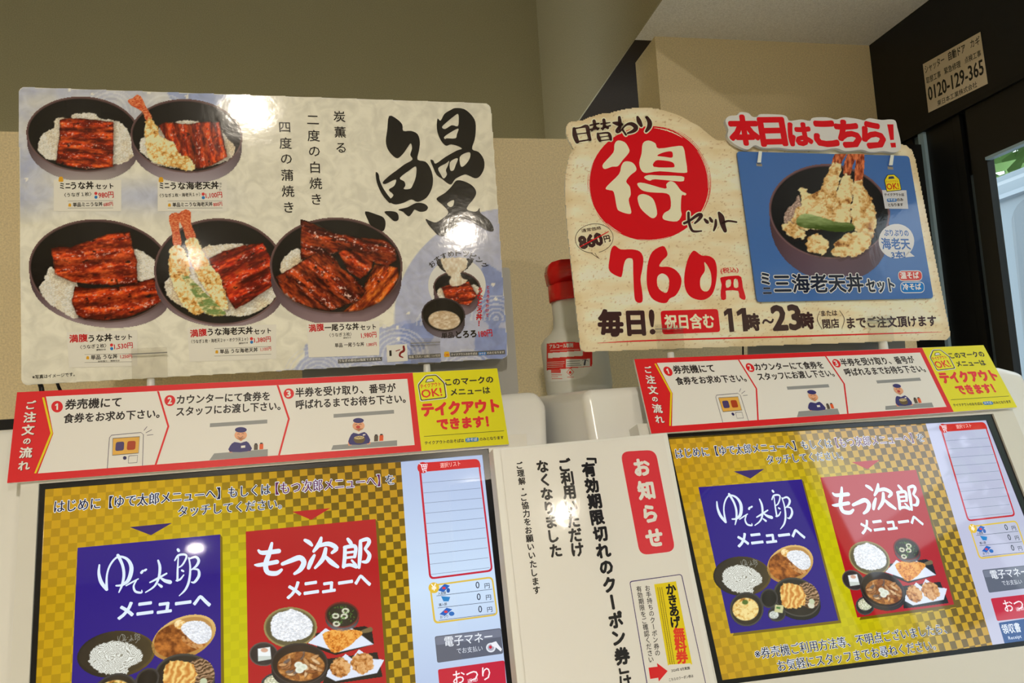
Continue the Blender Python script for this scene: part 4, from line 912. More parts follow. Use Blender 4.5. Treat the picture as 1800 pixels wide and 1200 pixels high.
p.batter(m, 16, 8, (110, 84, 40), (196, 168, 100), (240, 226, 170)); p.put(m*ssm(n*3-1.1), mixc(C3((70, 100, 50)), C3((140, 160, 90)), n))
finish(p, 'printed picture of an eel rice bowl with two prawn tempura', 3.5)
s.view = V4
p = Paint(s, 120, 5, 1010, 730, ST)
p.bowl(566, 326, 436, 316, 1, 345, fade=(150, 124, 126), rw=14)
p.rice(p.m_poly([(195, 350), (225, 270), (300, 215), (345, 250), (330, 330), (240, 390)], smooth=3, wob=9, ws=16), 20, 9)
dk = dict(dark=(48, 12, 8), mid=(126, 36, 16), lite=(192, 84, 34), shine=1.3)
p.eel([(335, 20), (360, 24), (420, 55), (560, 112), (700, 140), (885, 150), (955, 215), (968, 290), (900, 330), (760, 290), (620, 230), (480, 260), (332, 290)], 14, 21, k=2.6, w=46, **dk)
p.eel([(820, 318), (975, 335), (978, 400), (940, 480), (850, 570), (720, 625), (605, 628), (730, 530), (760, 430)], -52, 22, k=2.6, w=44, dark=(80, 20, 8), mid=(166, 58, 18), lite=(222, 122, 40))
p.eel([(580, 240), (640, 208), (720, 240), (806, 300), (800, 345), (730, 415), (650, 370)], 30, 23, k=2.4, w=34, dark=(60, 12, 8), mid=(150, 42, 16))
p.eel([(165, 400), (260, 350), (380, 270), (485, 215), (540, 260), (600, 340), (690, 410), (768, 490), (720, 550), (620, 590), (520, 625), (400, 605), (290, 560), (215, 500)], 38, 24, k=2.6, w=50, **dk)
finish(p, 'printed picture of a bowl of rice covered with a whole grilled eel', 4)
# topping pictures
fill(s, ell(1362, 455, 190, 180, 0, 40), (224, 218, 208), 2, name='pale_disc')
p = Paint(s, 1200, 270, 1530, 660, ST)
p.bowl(1362, 470, 155, 108, 4, 170, fade=(130, 110, 116), rw=8)
p.rice(p.m_poly([(1235, 520), (1260, 470), (1480, 450), (1490, 520), (1300, 560)], smooth=3, wob=6), 14, 4)
p.eel([(1258, 465), (1440, 430), (1495, 520), (1440, 590), (1290, 560)], -10, 31, k=1.6, w=30)
p.put(p.m_poly([(1228, 300), (1262, 282), (1450, 282), (1458, 310), (1400, 365), (1300, 372), (1250, 340)], smooth=3), C3((30, 26, 26)))
m = p.m_poly([(1255, 290), (1290, 277), (1420, 277), (1425, 340), (1385, 375), (1400, 410), (1430, 425), (1380, 455), (1330, 460), (1310, 430), (1325, 400), (1290, 370)], smooth=3, wob=5, ws=12)
n = fbm(p.x/14, p.y/18, 3, 4); p.put(m, mixc(C3((204, 180, 148)), C3((238, 226, 204)), np.clip(n*2-.5, 0, 1))); finish(p, 'printed picture of grated yam poured over eel', 3)
p = Paint(s, 1120, 530, 1425, 800, ST)
p.bowl(1272, 650, 143, 112, 6, 135, rim=(60, 50, 50), outer=(80, 68, 72), fade=(120, 108, 116), rw=8)
m = p.m_ell(1278, 685, 105, 62, 4); n = fbm(p.x/16, p.y/10, 3, 6); p.put(m, mixc(C3((196, 164, 126)), C3((234, 216, 190)), np.clip(n*2.4-.8, 0, 1))); finish(p, 'printed picture of a small bowl of grated yam', 3.5)
INK, REDT = (34, 28, 28), (196, 28, 36)
# the big brush character
s.view = V3
bk = Bag()
fillb(bk, s, [[(955, 172), (1010, 195), (1045, 232), (1052, 275), (1105, 275), (1150, 297), (1166, 350), (1160, 410), (1150, 472), (1205, 487), (1240, 535), (1256, 600), (1248, 670), (1210, 735), (1150, 762), (1108, 745), (1055, 768), (1000, 780), (965, 768), (955, 752), (985, 715), (952, 680), (990, 652), (1000, 608), (928, 640), (912, 625), (960, 580), (1010, 543), (1060, 505), (1115, 472), (1100, 440), (1112, 395), (1103, 360), (1080, 390), (1050, 432), (1012, 463), (975, 440), (945, 400), (932, 345), (942, 265)],
    [(1028, 598), (1095, 545), (1140, 520), (1138, 590), (1120, 640), (1100, 672), (1055, 674), (1066, 650), (1058, 622)]], 5, smooth=3)
fillb(bk, s, [(862, 560), (882, 572), (890, 615), (912, 665), (945, 715), (968, 745), (962, 772), (935, 748), (900, 700), (870, 630)], 5, smooth=3)
fillb(bk, s, [(790, 828), (870, 850), (915, 870), (930, 905), (925, 945), (910, 965), (885, 955), (830, 925), (810, 890)], 5, smooth=3)
fillb(bk, s, [(922, 830), (985, 828), (1015, 845), (1018, 885), (990, 895), (960, 870)], 5, smooth=3)
fillb(bk, s, [(1018, 815), (1080, 800), (1140, 770), (1195, 775), (1222, 800), (1205, 825), (1165, 830), (1130, 815), (1112, 840), (1090, 862), (1065, 845), (1050, 830)], 5, smooth=3)
fillb(bk, s, [[(1410, 118), (1470, 125), (1520, 165), (1548, 215), (1549, 290), (1541, 340), (1525, 400), (1570, 420), (1605, 470), (1608, 530), (1580, 585), (1545, 600), (1500, 580), (1470, 575), (1410, 605), (1382, 642), (1350, 630), (1320, 605), (1280, 575), (1255, 520), (1238, 475), (1258, 478), (1275, 500), (1340, 455), (1420, 410), (1455, 398), (1430, 380), (1380, 367), (1350, 377), (1325, 360), (1300, 320), (1283, 260), (1287, 190), (1308, 205), (1335, 158), (1380, 130)],
    [(1318, 248), (1350, 215), (1395, 178), (1428, 158), (1433, 200), (1426, 243), (1385, 236), (1340, 262)], [(1332, 318), (1365, 292), (1430, 258), (1420, 300), (1410, 326), (1350, 326), (1340, 332)],
    [(1292, 530), (1345, 498), (1368, 480), (1358, 515), (1345, 545), (1352, 575), (1330, 602), (1310, 575)], [(1372, 492), (1408, 465), (1428, 468), (1412, 510), (1398, 545), (1375, 545)], [(1440, 455), (1480, 426), (1512, 425), (1508, 465), (1478, 508), (1448, 520)]], 5, smooth=3)
fillb(bk, s, [[(1420, 615), (1480, 625), (1530, 655), (1553, 695), (1540, 735), (1500, 785), (1490, 815), (1535, 830), (1560, 825), (1577, 805), (1582, 838), (1640, 885), (1672, 940), (1668, 965), (1630, 960), (1570, 925), (1480, 880), (1430, 920), (1390, 960), (1330, 998), (1290, 990), (1260, 960), (1225, 920), (1205, 880), (1240, 895), (1280, 903), (1330, 870), (1362, 835), (1330, 790), (1290, 757), (1284, 735), (1340, 700), (1385, 655)],
    [(1352, 775), (1398, 748), (1396, 785), (1375, 798)]], 5, smooth=3)
bk.out('brush_character', mat((30, 27, 25), 'print'), s)
b = Bag()
for t, q, sz in (('炭薫る', (610, 122, 626, 445), 86), ('二度の白焼き', (428, 145, 458, 800), 90), ('四度の蒲焼き', (234, 195, 268, 855), 90)): vtextb(b, s, t, *q, sz, 4, .006)
b.out('lettering', mat(INK), s)
# captions
cr, ink, rd = Bag(), Bag(), Bag()
def cap(v, title, sub, price, single, sp, lines, icon=None):
    s.view = v
    for t, a, c, h, k in title: textb(rd if k else ink, s, t, *a, *c, h, 4, .03)
    for t, a, c, h in sub: textb(ink, s, t, *a, *c, h, 4, .012)
    t, a, c, h = price; textb(rd, s, t, *a, *c, h, 4, .018)
    fill(s, ell(a[0]-20, a[1]-h*.82, 11, 11, 0, 14), (214, 60, 60), 4, name='red_dot'); fill(s, ell(a[0]-19, a[1]-h*.2, 11, 11, 0, 14), (50, 120, 180), 4, name='blue_dot')
    t, a, c, h = single; textb(ink, s, t, *a, *c, h, 4, .02); ic = (a[0]-22, a[1]-h*.45)
    t, a, c, h = sp; textb(rd, s, t, *a, *c, h, 4, .015)
    for a, c in lines: seg_line(ink, s, a, c, 1.8, 4)
    for q in [ic]+([icon] if icon else []):
        r = 11 if q is ic else 18; fill(s, rquad([(q[0]-r*.7, q[1]-r), (q[0]+r*.7, q[1]-r), (q[0]+r, q[1]+r), (q[0]-r, q[1]+r)], r*.6), (222, 160, 40), 4, name='bag_icon')
for v, q in ((V1, [(370, 690), (835, 690), (835, 905), (370, 905)]), (V1, [(1085, 692), (1560, 692), (1560, 905), (1085, 905)]), (V2, [(455, 790), (935, 775), (935, 1020), (470, 1030)]), (V2, [(1275, 760), (1880, 735), (1880, 970), (1290, 990)]), (V4, [(370, 705), (850, 690), (850, 915), (385, 930)])):
    s.view = v; fill(s, q, (230, 221, 204), 3.2 if v == V1 else 4.5 if v is V4 else 3.8, name='caption_panel')
LY = 5.2
_tb = textb
def textb(b, s_, t, x0, y0, x1, y1, h, lay, bold=0., **k): return _tb(b, s_, t, x0, y0, x1, y1, h, lay+1.6, bold, **k)
cap(V1, [('ミニ', (415, 752), (485, 750), 40, 0), ('うな丼', (490, 757), (645, 752), 52, 0), ('セット', (660, 755), (782, 750), 36, 0)], [('〈うなぎ１枚〉', (445, 808), (630, 800), 28)], ('980円', (680, 817), (783, 812), 42), ('単品ミニうな丼', (503, 876), (707, 870), 30), ('680円', (715, 874), (779, 869), 28), [((468, 835), (779, 833)), ((468, 883), (779, 882))], (420, 685))
cap(V1, [('ミニ', (1100, 750), (1165, 748), 40, 0), ('うな海老天丼', (1175, 758), (1505, 752), 52, 0)], [('〈うなぎ１枚・海老天１ヶ〉', (1100, 811), (1378, 801), 26)], ('1,100円', (1418, 820), (1530, 812), 40), ('単品ミニうな海老天丼', (1188, 876), (1463, 870), 30), ('800円', (1470, 874), (1530, 869), 28), [((1155, 835), (1530, 834)), ((1155, 884), (1530, 882))], (1108, 688))
vtextb(ink, s, 'セット', 1517, 705, 1517, 768, 20, 5, .01)
cap(V2, [('満腹', (475, 860), (598, 852), 52, 1), ('うな丼', (605, 858), (765, 848), 50, 0), ('セット', (780, 845), (900, 838), 36, 0)], [('〈うなぎ２枚〉', (548, 905), (725, 893), 28), ('漬物付き', (655, 916), (721, 912), 12)], ('1,530円', (780, 909), (905, 898), 40), ('単品 うな丼', (620, 977), (800, 968), 32), ('1,250円', (820, 970), (900, 966), 28), [((577, 941), (900, 935)), ((577, 995), (900, 990))])
textb(ink, s, 'お味噌汁・漬物付き', 668, 993, 815, 987, 11, 5, .01); textb(ink, s, '※写真はイメージです。', 222, 1108, 510, 1088, 27, 4, .01)
cap(V2, [('満腹', (1298, 824), (1410, 812), 50, 1), ('うな海老天丼', (1415, 814), (1722, 800), 50, 0), ('セット', (1732, 806), (1846, 796), 36, 0)], [('〈うなぎ１枚・海老天２ヶ・オクラ天１ヶ〉', (1303, 866), (1690, 848), 26), ('漬物付き', (1625, 872), (1688, 866), 12)], ('1,380円', (1732, 864), (1844, 855), 38), ('単品 うな海老天丼', (1498, 936), (1755, 922), 30), ('1,100円', (1774, 920), (1846, 914), 26), [((1460, 900), (1846, 886)), ((1460, 951), (1846, 938))])
cap(V4, [('満腹', (388, 763), (487, 753), 48, 1), ('一尾うな丼', (492, 758), (715, 748), 46, 0), ('セット', (728, 752), (828, 745), 34, 0)], [('〈うなぎ３枚〉', (522, 797), (668, 789), 26), ('漬物付き', (612, 808), (664, 804), 11)], ('1,980円', (732, 806), (832, 799), 38), ('単品 一尾うな丼', (558, 865), (750, 856), 28), ('1,880円', (768, 860), (833, 855), 25), [((527, 835), (833, 822)), ((527, 885), (833, 872))])
s.view = V4
textb(ink, s, '単品', 1262, 805, 1340, 800, 38, 4, .025); textb(ink, s, 'とろろ', 1358, 803, 1490, 794, 44, 4, .05); textb(rd, s, '180円', 1508, 800, 1596, 790, 45, 4, .025)
vtextb(rd, s, 'とろろをかけて', 1568, 452, 1560, 668, 26, 5, .02); vtextb(rd, s, 'うなとろ丼！', 1515, 468, 1506, 728, 44, 5, .035)
for k, ch in enumerate('おすすめトッピング'):
    t = -1.0+2.0*(k+.5)/9; cx, cy = 1372+188*math.sin(t*1.02), 432-188*math.cos(t*1.02)+8*(t > 0)*t; a = t*1.0*.92; w = 19
    dx, dy = w*math.cos(a), w*math.sin(a); textb(ink, s, ch, cx-dx+dy*.9, cy-dy+w*math.cos(a)*.9, cx+dx+dy*.9, cy+dy+w*math.cos(a)*.9, 36, 4, .02)
for q in ([(578, 943), (868, 927), (869, 953), (578, 970)], [(1040, 915), (1254, 904), (1256, 930), (1040, 941)], [(1315, 898), (1678, 880), (1680, 908), (1318, 925)]): fill(s, q, (96, 94, 92), 5, name='grey_strip')
b = Bag()
textb(b, s, 'うなぎの部位は指定できません', 585, 962, 860, 947, 17, 5, .01); textb(b, s, '全品［たれ・山椒］1ヶ付き', 1045, 936, 1250, 925, 17, 5, .01); textb(b, s, 'テイクアウトのおそばは', 1324, 920, 1495, 911, 15, 5, .01); textb(b, s, 'のみとなります', 1560, 908, 1672, 902, 14, 5, .01)
b.out('lettering', mat((236, 230, 220)), s)
fill(s, rquad([(1502, 896), (1554, 893), (1556, 914), (1504, 917)], 8), (50, 120, 190), 6, name='blue_pill'); b = Bag(); textb(b, s, '冷そば', 1508, 913, 1550, 910, 14, 6, .01); b.out('lettering', mat((236, 236, 236)), s)
fill(s, rquad([(1278, 893), (1308, 890), (1316, 926), (1276, 928)], 8), (230, 180, 40), 6, name='tag_badge'); b = Bag(); textb(b, s, 'OK!', 1279, 922, 1312, 920, 15, 6, .02); b.out('lettering', mat((200, 50, 30)), s)
fill(s, [(897, 851), (1032, 842), (1038, 953), (903, 962)], (226, 218, 204), 6, name='sachet_picture'); 
strokes(s, [[(1010, 858, 14), (1012, 885, 16), (990, 900, 14), (985, 920, 12), (1005, 930, 8)], [(960, 888, 6), (985, 880, 6)]], (130, 30, 30), 7); fill(s, [(915, 885), (930, 883), (932, 920), (917, 922)], (40, 36, 36), 7)
ink.out('lettering', mat(INK), s); rd.out('lettering', mat(REDT), s, 'red prices and words')
textb = _tb
s.view = None
# ================================================================ day set sign
def paperback(s, loop, name, lay=0):
    P = np.array(loop); p = Paint(s, P[:, 0].min(), P[:, 1].min(), P[:, 0].max(), P[:, 1].max(), 1.6, (226, 208, 170)); p.a[:] = 1
    n = fbm(p.x/70, p.y/22, 4, 3); f = fbm(p.x/3.5, p.y/2.2, 2, 9); p.c = mixc(C3((226, 202, 156)), C3((244, 230, 198)), np.clip(n*2-.4, 0, 1)); p.c = mixc(p.c, C3((170, 128, 82)), np.clip(f*9-6.6, 0, 1)*.6)
    e = p.sd(loop); p.c = mixc(p.c, C3((200, 168, 120)), np.clip(1-e/14, 0, 1)*.35); p.a = np.clip(e/1.+.9, 0, 1); p.out(name, lay, 'print'); return p
s = SG; root = empty('day_set_sign', s); tag(root, 'die-cut cream sign with a red sun disc and big red price', 'sign')
outl = [(1000, 216), (1008, 214), (1024, 213), (1036, 207), (1050, 203), (1060, 200), (1072, 200), (1084, 196), (1100, 192.5), (1126, 189.4), (1156, 192), (1190, 202), (1228, 222), (1250, 240), (1260, 247.5), (1300, 248.5), (1585, 254.5), (1594, 257), (1602, 264), (1608, 280), (1640, 440), (1669, 584), (1669, 591), (1664, 595.6), (1300, 607.8), (1029, 617), (1023, 615), (1021, 608), (1013, 536), (998, 400), (996, 370), (993.6, 330), (995, 306), (1001, 276), (1009, 261), (1000, 245), (995.5, 232), (996, 222)]
slab('board', s, outl, (230, 222, 204), .005, h=-.0003)
paperback(s, outl, 'printed_background')
S1, S2, S3, S4 = (940, 170, 5), (1260, 180, 4.286), (940, 380, 4.5), (1300, 380, 4.5)
RD, BR_, PA = (214, 26, 34), (66, 42, 40), (240, 224, 188)
s.view = S1
fill(s, ell(1003, 762, 527, 502, 0, 60), RD, 1, name='red_sun_disc')
b = Bag()
for a0, a1, r, w in ((-75, -12, 1.015, 3), (-62, -35, 1.04, 2), (-10, 30, 1.02, 5), (-25, 20, 1.035, 2), (172, 190, 1.02, 3), (120, 150, 1.015, 3), (-88, -60, 1.0, 6)):
    P = ell(1003, 762, 527*r, 502*r, 0, 14, a0, a1); strokeb(b, s, [(*q, w*(.6+.8*math.sin(i/13*math.pi))) for i, q in enumerate(P)], 1.5, n=2, rough=.25)
b.out('brush_edge', mat(RD), s)
b = Bag()
for a0, a1, r, w in ((-85, -55, .975, 8), (-35, 5, .985, 4), (160, 200, .992, 3), (118, 135, .985, 4), (70, 100, .99, 4)):
    P = ell(1003, 762, 527*r, 502*r, 0, 14, a0, a1); strokeb(b, s, [(*q, w*(.3+.9*math.sin(i/13*math.pi))) for i, q in enumerate(P)], 2, n=2, rough=.3)
for q in ([(730, 385), (790, 400), (825, 450), (828, 490), (770, 560), (730, 610), (680, 615), (620, 635), (597, 620), (605, 585), (690, 490), (700, 420)],
    [(790, 570), (850, 575), (885, 610), (890, 650), (840, 690), (803, 745), (835, 790), (843, 860), (825, 910), (848, 1010), (825, 1030), (745, 1005), (720, 970), (695, 840), (660, 822), (625, 812), (640, 780), (740, 680), (760, 610)],
    [(960, 710), (1000, 688), (1100, 692), (1290, 698), (1312, 725), (1280, 745), (1060, 725), (1010, 738)],
    [(900, 765), (960, 758), (1145, 808), (1155, 770), (1190, 742), (1235, 760), (1285, 825), (1330, 850), (1320, 868), (1290, 870), (1283, 990), (1290, 1040), (1250, 1095), (1150, 1085), (1122, 1060), (1140, 1020), (1190, 985), (1193, 900), (1160, 850), (1020, 840), (940, 820)],
    [(910, 870), (955, 855), (1020, 880), (1055, 930), (1075, 1030), (1040, 1068), (990, 1040), (930, 980), (905, 910)]): fillb(b, s, q, 2, smooth=3)
fillb(b, s, [[(950, 410), (1000, 385), (1060, 410), (1090, 455), (1265, 432), (1308, 450), (1325, 540), (1338, 640), (1315, 670), (1100, 655), (980, 670), (935, 645), (918, 580), (938, 500)], [(1075, 518), (1130, 490), (1195, 480), (1212, 500), (1206, 535), (1140, 528)], [(1062, 562), (1130, 560), (1208, 575), (1228, 610), (1200, 622), (1045, 615)]], 2, smooth=3)
b.out('brush_character', mat(PA), s)
hi = [[(345, 282, 22), (352, 340, 34), (372, 396, 28)], [(345, 282, 12), (400, 272, 10), (455, 262, 26), (470, 320, 26), (485, 378, 20)], [(365, 330, 8), (462, 318, 8)], [(372, 396, 10), (485, 378, 10)],
      [(487, 252, 12), (560, 236, 12)], [(487, 290, 12), (562, 278, 12)], [(520, 215, 24), (526, 260, 20), (500, 300, 12)], [(528, 262, 14), (552, 285, 18)], [(582, 240, 12), (660, 228, 8)], [(585, 280, 12), (664, 255, 10)], [(606, 205, 22), (610, 250, 20), (596, 290, 12)], [(614, 255, 14), (640, 275, 20)],
      [(552, 325, 14), (560, 360, 24), (572, 388, 18)], [(560, 325, 10), (640, 318, 14), (660, 345, 22), (668, 378, 16)], [(572, 356, 7), (650, 346, 7)], [(572, 388, 8), (668, 376, 8)],
      [(742, 182, 20), (748, 240, 26), (745, 300, 12)], [(690, 230, 14), (730, 238, 30), (765, 245, 18)], [(765, 240, 14), (720, 300, 22), (745, 310, 10), (800, 250, 14), (850, 240, 26), (888, 270, 32), (870, 300, 26), (815, 322, 12)], [(770, 290, 14), (800, 335, 14)],
      [(902, 180, 18), (915, 215, 32), (935, 255, 22)], [(985, 182, 20), (1008, 225, 32), (1005, 265, 32), (978, 305, 18)], [(975, 180, 12), (985, 190, 16)]]
se = [[(1312, 1112, 18), (1360, 1090, 16), (1430, 1040, 22), (1462, 1042, 26), (1440, 1080, 20), (1405, 1112, 12)], [(1350, 1020, 18), (1352, 1090, 18), (1372, 1160, 18), (1400, 1184, 16), (1464, 1180, 10)], [(1492, 1078, 16), (1512, 1100, 24), (1520, 1108, 16)], [(1538, 1066, 16), (1552, 1090, 22), (1558, 1100, 14)], [(1590, 1082, 14), (1588, 1130, 20), (1572, 1176, 12)],
      [(1618, 1022, 20), (1638, 1060, 40), (1650, 1120, 36), (1672, 1178, 26)], [(1650, 1108, 16), (1700, 1092, 14), (1772, 1102, 12)]]
strokes(s, [[(x, y, w+26) for x, y, w in q] for q in hi+se], PA, 3, name='lettering_outline'); strokes(s, [[(x, y, w*1.28) for x, y, w in q] for q in hi+se], BR_, 4)
s.view = S3
b = Bag()
P = ell(470, 175, 150, 115, -6, 40, 100, 440); strokeb(b, s, [(*q, 4) for q in P], 2, n=1)
for q in ([(444, 288), (465, 305), (510, 335)], [(510, 335), (490, 315), (476, 291)]): strokeb(b, s, [(*p, 3.4) for p in q], 2, n=2)
textb(b, s, '通常価格', 372, 130, 527, 104, 28, 3, .01, slant=.05); textb(b, s, '860', 366, 258, 542, 222, 92, 3, .085); textb(b, s, '円', 555, 208, 600, 198, 50, 3, .035)
b.out('speech_bubble', mat(BR_), s); strokes(s, [[(358, 242, 7), (470, 182, 9), (582, 122, 6)]], RD, 5, name='strike_line')
b = Bag()
fillb(b, s, [(632, 232), (680, 262), (770, 262), (832, 280), (859, 335), (850, 420), (836, 500), (850, 600), (852, 670), (825, 685), (795, 665), (785, 600), (778, 440), (776, 350), (758, 332), (725, 338), (705, 380), (690, 468), (670, 480), (610, 450), (584, 410), (592, 330), (605, 260)], 2, smooth=3)
fillb(b, s, [[(1010, 235), (1040, 265), (1048, 310), (1010, 350), (985, 397), (1060, 400), (1120, 430), (1158, 490), (1152, 560), (1115, 625), (1068, 650), (1040, 685), (980, 680), (920, 640), (890, 560), (885, 470), (895, 370), (930, 280)], [(1005, 452), (1045, 470), (1063, 510), (1057, 570), (1040, 605), (1000, 590), (970, 550), (970, 480)]], 2, smooth=3)
fillb(b, s, [[(1270, 275), (1320, 310), (1380, 315), (1425, 350), (1441, 430), (1430, 540), (1400, 620), (1340, 660), (1270, 655), (1215, 620), (1185, 550), (1185, 450), (1210, 340), (1245, 280)], [(1340, 362), (1372, 400), (1395, 460), (1395, 540), (1370, 590), (1335, 592), (1310, 560), (1310, 490), (1345, 430)]], 2, smooth=3)
fillb(b, s, [[(1465, 490), (1500, 478), (1580, 470), (1632, 480), (1645, 560), (1668, 640), (1655, 662), (1618, 640), (1608, 590), (1520, 587), (1510, 600), (1512, 655), (1475, 658), (1470, 600), (1478, 540)], [(1512, 510), (1550, 502), (1548, 552), (1515, 565)], [(1575, 500), (1603, 500), (1610, 560), (1575, 562)]], 2, smooth=2)
textb(b, s, '(税込)', 1472, 458, 1612, 448, 48, 3, .015, slant=.05); b.out('brush_price', mat(RD), s)
b = Bag()
textb(b, s, '毎日', 514, 945, 872, 938, 200, 3, .052); textb(b, s, '!', 915, 930, 950, 928, 186, 3, .035, slant=.06); fillb(b, s, [(1522, 730), (1558, 728), (1578, 912), (1540, 915), (1526, 772), (1500, 792), (1493, 758)], 3); fillb(b, s, [(1632, 727), (1668, 725), (1686, 908), (1648, 912), (1636, 770), (1602, 790), (1594, 756)], 3); textb(b, s, '時', 1690, 905, 1784, 898, 128, 3, .055)
s.view = S4
textb(b, s, '〜', 184, 858, 274, 840, 38, 3, .08); textb(b, s, '23', 272, 900, 492, 890, 186, 3, .058); textb(b, s, '時', 500, 893, 592, 885, 126, 3, .055)
textb(b, s, 'または', 648, 790, 773, 785, 42, 3, .03); textb(b, s, '閉店', 662, 888, 790, 880, 72, 3, .03); textb(b, s, 'まで', 856, 886, 1002, 880, 82, 3, .04); textb(b, s, 'ご注文頂けます', 1018, 882, 1560, 868, 86, 3, .035)
for q in ([(634, 750, 3), (614, 818, 5), (652, 893, 3)], [(790, 746, 3), (828, 812, 5), (808, 887, 3)]): strokeb(b, s, q, 3, n=5)
b.out('lettering', mat(BR_), s)
s.view = S3; fill(s, rquad([(993, 748), (1448, 732), (1468, 915), (1010, 934)], 26), RD, 2, name='red_pill'); text(s, '祝日含む', 1034, 894, 1420, 884, 114, PA, 3, .035)
s.view = None; strokes(s, [[(1050.7, 602.9, .6), (1150, 598, 2.6), (1400, 591, 2.8), (1560, 586, 2.2), (1655.6, 583.3, .5)]], RD, 2, name='red_rule')
# headline plate
s = SG.off(.0085); root = empty('headline_sign', s); tag(root, 'white cloud-edged plate with red lettering along the top of the day set sign', 'sign')
s.view = S2
hl = [(65, 140), (92, 103), (150, 97), (175, 73), (240, 80), (265, 106), (305, 108), (330, 88), (480, 92), (528, 108), (548, 138), (640, 128), (700, 140), (725, 115), (830, 112), (900, 128), (960, 112), (1060, 124), (1110, 135), (1150, 118), (1240, 132), (1300, 128), (1345, 137), (1360, 190), (1386, 300), (1378, 358), (1330, 376), (1260, 366), (1160, 374), (1090, 355), (970, 366), (900, 344), (800, 358), (700, 354), (560, 353), (460, 340), (350, 342), (290, 322), (240, 352), (190, 342), (115, 300), (80, 250), (88, 205)]
slab('plate', s, hl, (214, 208, 200), .006, smooth=3, h=0)
b = Bag()
for t, a, c, h, bo in (('本', (115, 315), (328, 312), 208, .062), ('日', (345, 322), (528, 318), 196, .065), ('は', (558, 320), (722, 318), 156, .075), ('こ', (752, 324), (915, 322), 172, .08), ('ち', (915, 328), (1090, 332), 184, .075), ('ら', (1114, 335), (1272, 338), 180, .075)): textb(b, s, t, *a, *c, h, 1, bo)
fillb(b, s, [(1283, 165), (1330, 165), (1334, 282), (1306, 284)], 1); fillb(b, s, [(1306, 305), (1346, 303), (1350, 338), (1314, 340)], 1)
b.out('lettering', mat(RD), s); s.view = None
# blue hanging card
s = SG.off(.004); root = empty('menu_card', s); tag(root, 'blue card with a tempura rice bowl picture hanging on the day set sign', 'card')
BLU = (72, 110, 170)
slab('card', s, rquad([(1295, 266), (1598, 274), (1641, 524), (1331, 530.5)], 6), (90, 110, 150), .002, h=-.0003)
fill(s, rquad([(1295, 266), (1598, 274), (1641, 524), (1331, 530.5)], 6), BLU, .5, name='blue_print')
s.view = S2
p = Paint(s, 385, 388, 1330, 1330, ST)
p.bowl(848, 822, 455, 355, 6, 470, rim=(116, 84, 84), outer=(104, 74, 78), fade=(96, 80, 96), rw=15, inside=(26, 26, 26))
p.a *= np.clip((1310-p.y)/8, 0, 1)
p.rice(p.m_poly([(505, 900), (520, 820), (580, 760), (620, 700), (640, 900), (560, 960)], smooth=3, wob=8, ws=16), 22, 3, (206, 176, 156), (120, 90, 80), 0)
for tl in ([(893, 386), (972, 386), (950, 430), (920, 480), (868, 462)], [(985, 386), (1052, 386), (1020, 480), (1005, 545), (950, 535)], [(1055, 386), (1110, 386), (1106, 520), (1090, 610), (1036, 600), (1045, 470)]):
    m = p.m_poly(tl, smooth=2, wob=2, ws=9); n = fbm(p.x/12, p.y/30, 3, 3); p.put(m, mixc(C3((120, 44, 24)), C3((226, 124, 74)), np.clip(n*2.4-.6, 0, 1)))
for q, sd in (([(560, 930), (600, 800), (640, 770), (615, 655), (660, 650), (720, 690), (790, 640), (800, 590), (840, 520), (870, 450), (935, 480), (920, 600), (900, 700), (900, 900), (700, 960)], 3),
              ([(900, 700), (930, 620), (960, 540), (1005, 550), (1030, 640), (1010, 800), (1010, 900), (930, 960), (860, 900)], 7),
              ([(1010, 860), (1020, 700), (1040, 600), (1090, 590), (1120, 650), (1160, 720), (1198, 830), (1190, 960), (1160, 1040), (1060, 1000)], 11),
              ([(870, 1160), (890, 1070), (960, 1000), (1060, 980), (1160, 1000), (1140, 1090), (1060, 1150)], 5), ([(680, 1100), (690, 1010), (760, 990), (830, 1040), (835, 1100), (800, 1150), (730, 1130)], 9), ([(495, 920), (560, 900), (640, 960), (660, 1020), (560, 1020), (520, 980)], 13)):
    p.put(p.m_poly([(x+8, y+10) for x, y in q], smooth=3, wob=18, ws=26, seed=sd, soft=8)*.6*(p.a > .5), C3((40, 20, 14))); p.batter(p.m_poly(q, smooth=3, wob=18, ws=26, seed=sd), 30, sd, (128, 74, 34), (212, 160, 92), (244, 218, 164))
m = p.m_poly([(600, 880), (660, 840), (780, 862), (900, 900), (1000, 905), (1040, 935), (1010, 968), (900, 975), (750, 955), (620, 935)], smooth=3, wob=6, ws=20); n = fbm(p.x/60, p.y/18, 3, 3)
p.put(m, mixc(C3((66, 84, 30)), C3((166, 182, 120)), np.clip((920-p.y)/90+n*.8-.1, 0, 1)))
p.out('dish_picture', 2, 'print', 'printed picture of a bowl with three prawn tempura and a green pepper')
fill(s, ell(1352, 1045, 134, 130, 0, 30), (214, 208, 204), 3, name='pale_disc'); fill(s, [(1440, 1120), (1490, 1160), (1410, 1168)], (214, 208, 204), 3)
b = Bag(); textb(b, s, 'ぷりぷりの', 1262, 1005, 1446, 1008, 46, 4, .03, slant=-.05); textb(b, s, '海老天', 1248, 1106, 1460, 1108, 84, 4, .03, slant=-.05); textb(b, s, '3本!', 1318, 1176, 1420, 1172, 54, 4, .035); b.out('lettering', mat((36, 90, 160)), s)
fill(s, rquad([(1283, 545), (1335, 541), (1375, 577), (1391, 662), (1278, 674), (1260, 585)], 6), (40, 36, 36), 3, name='tag_badge'); fill(s, rquad([(1286, 549), (1333, 545), (1371, 579), (1386, 658), (1281, 669), (1265, 587)], 6), (236, 210, 40), 4, name='tag_badge')
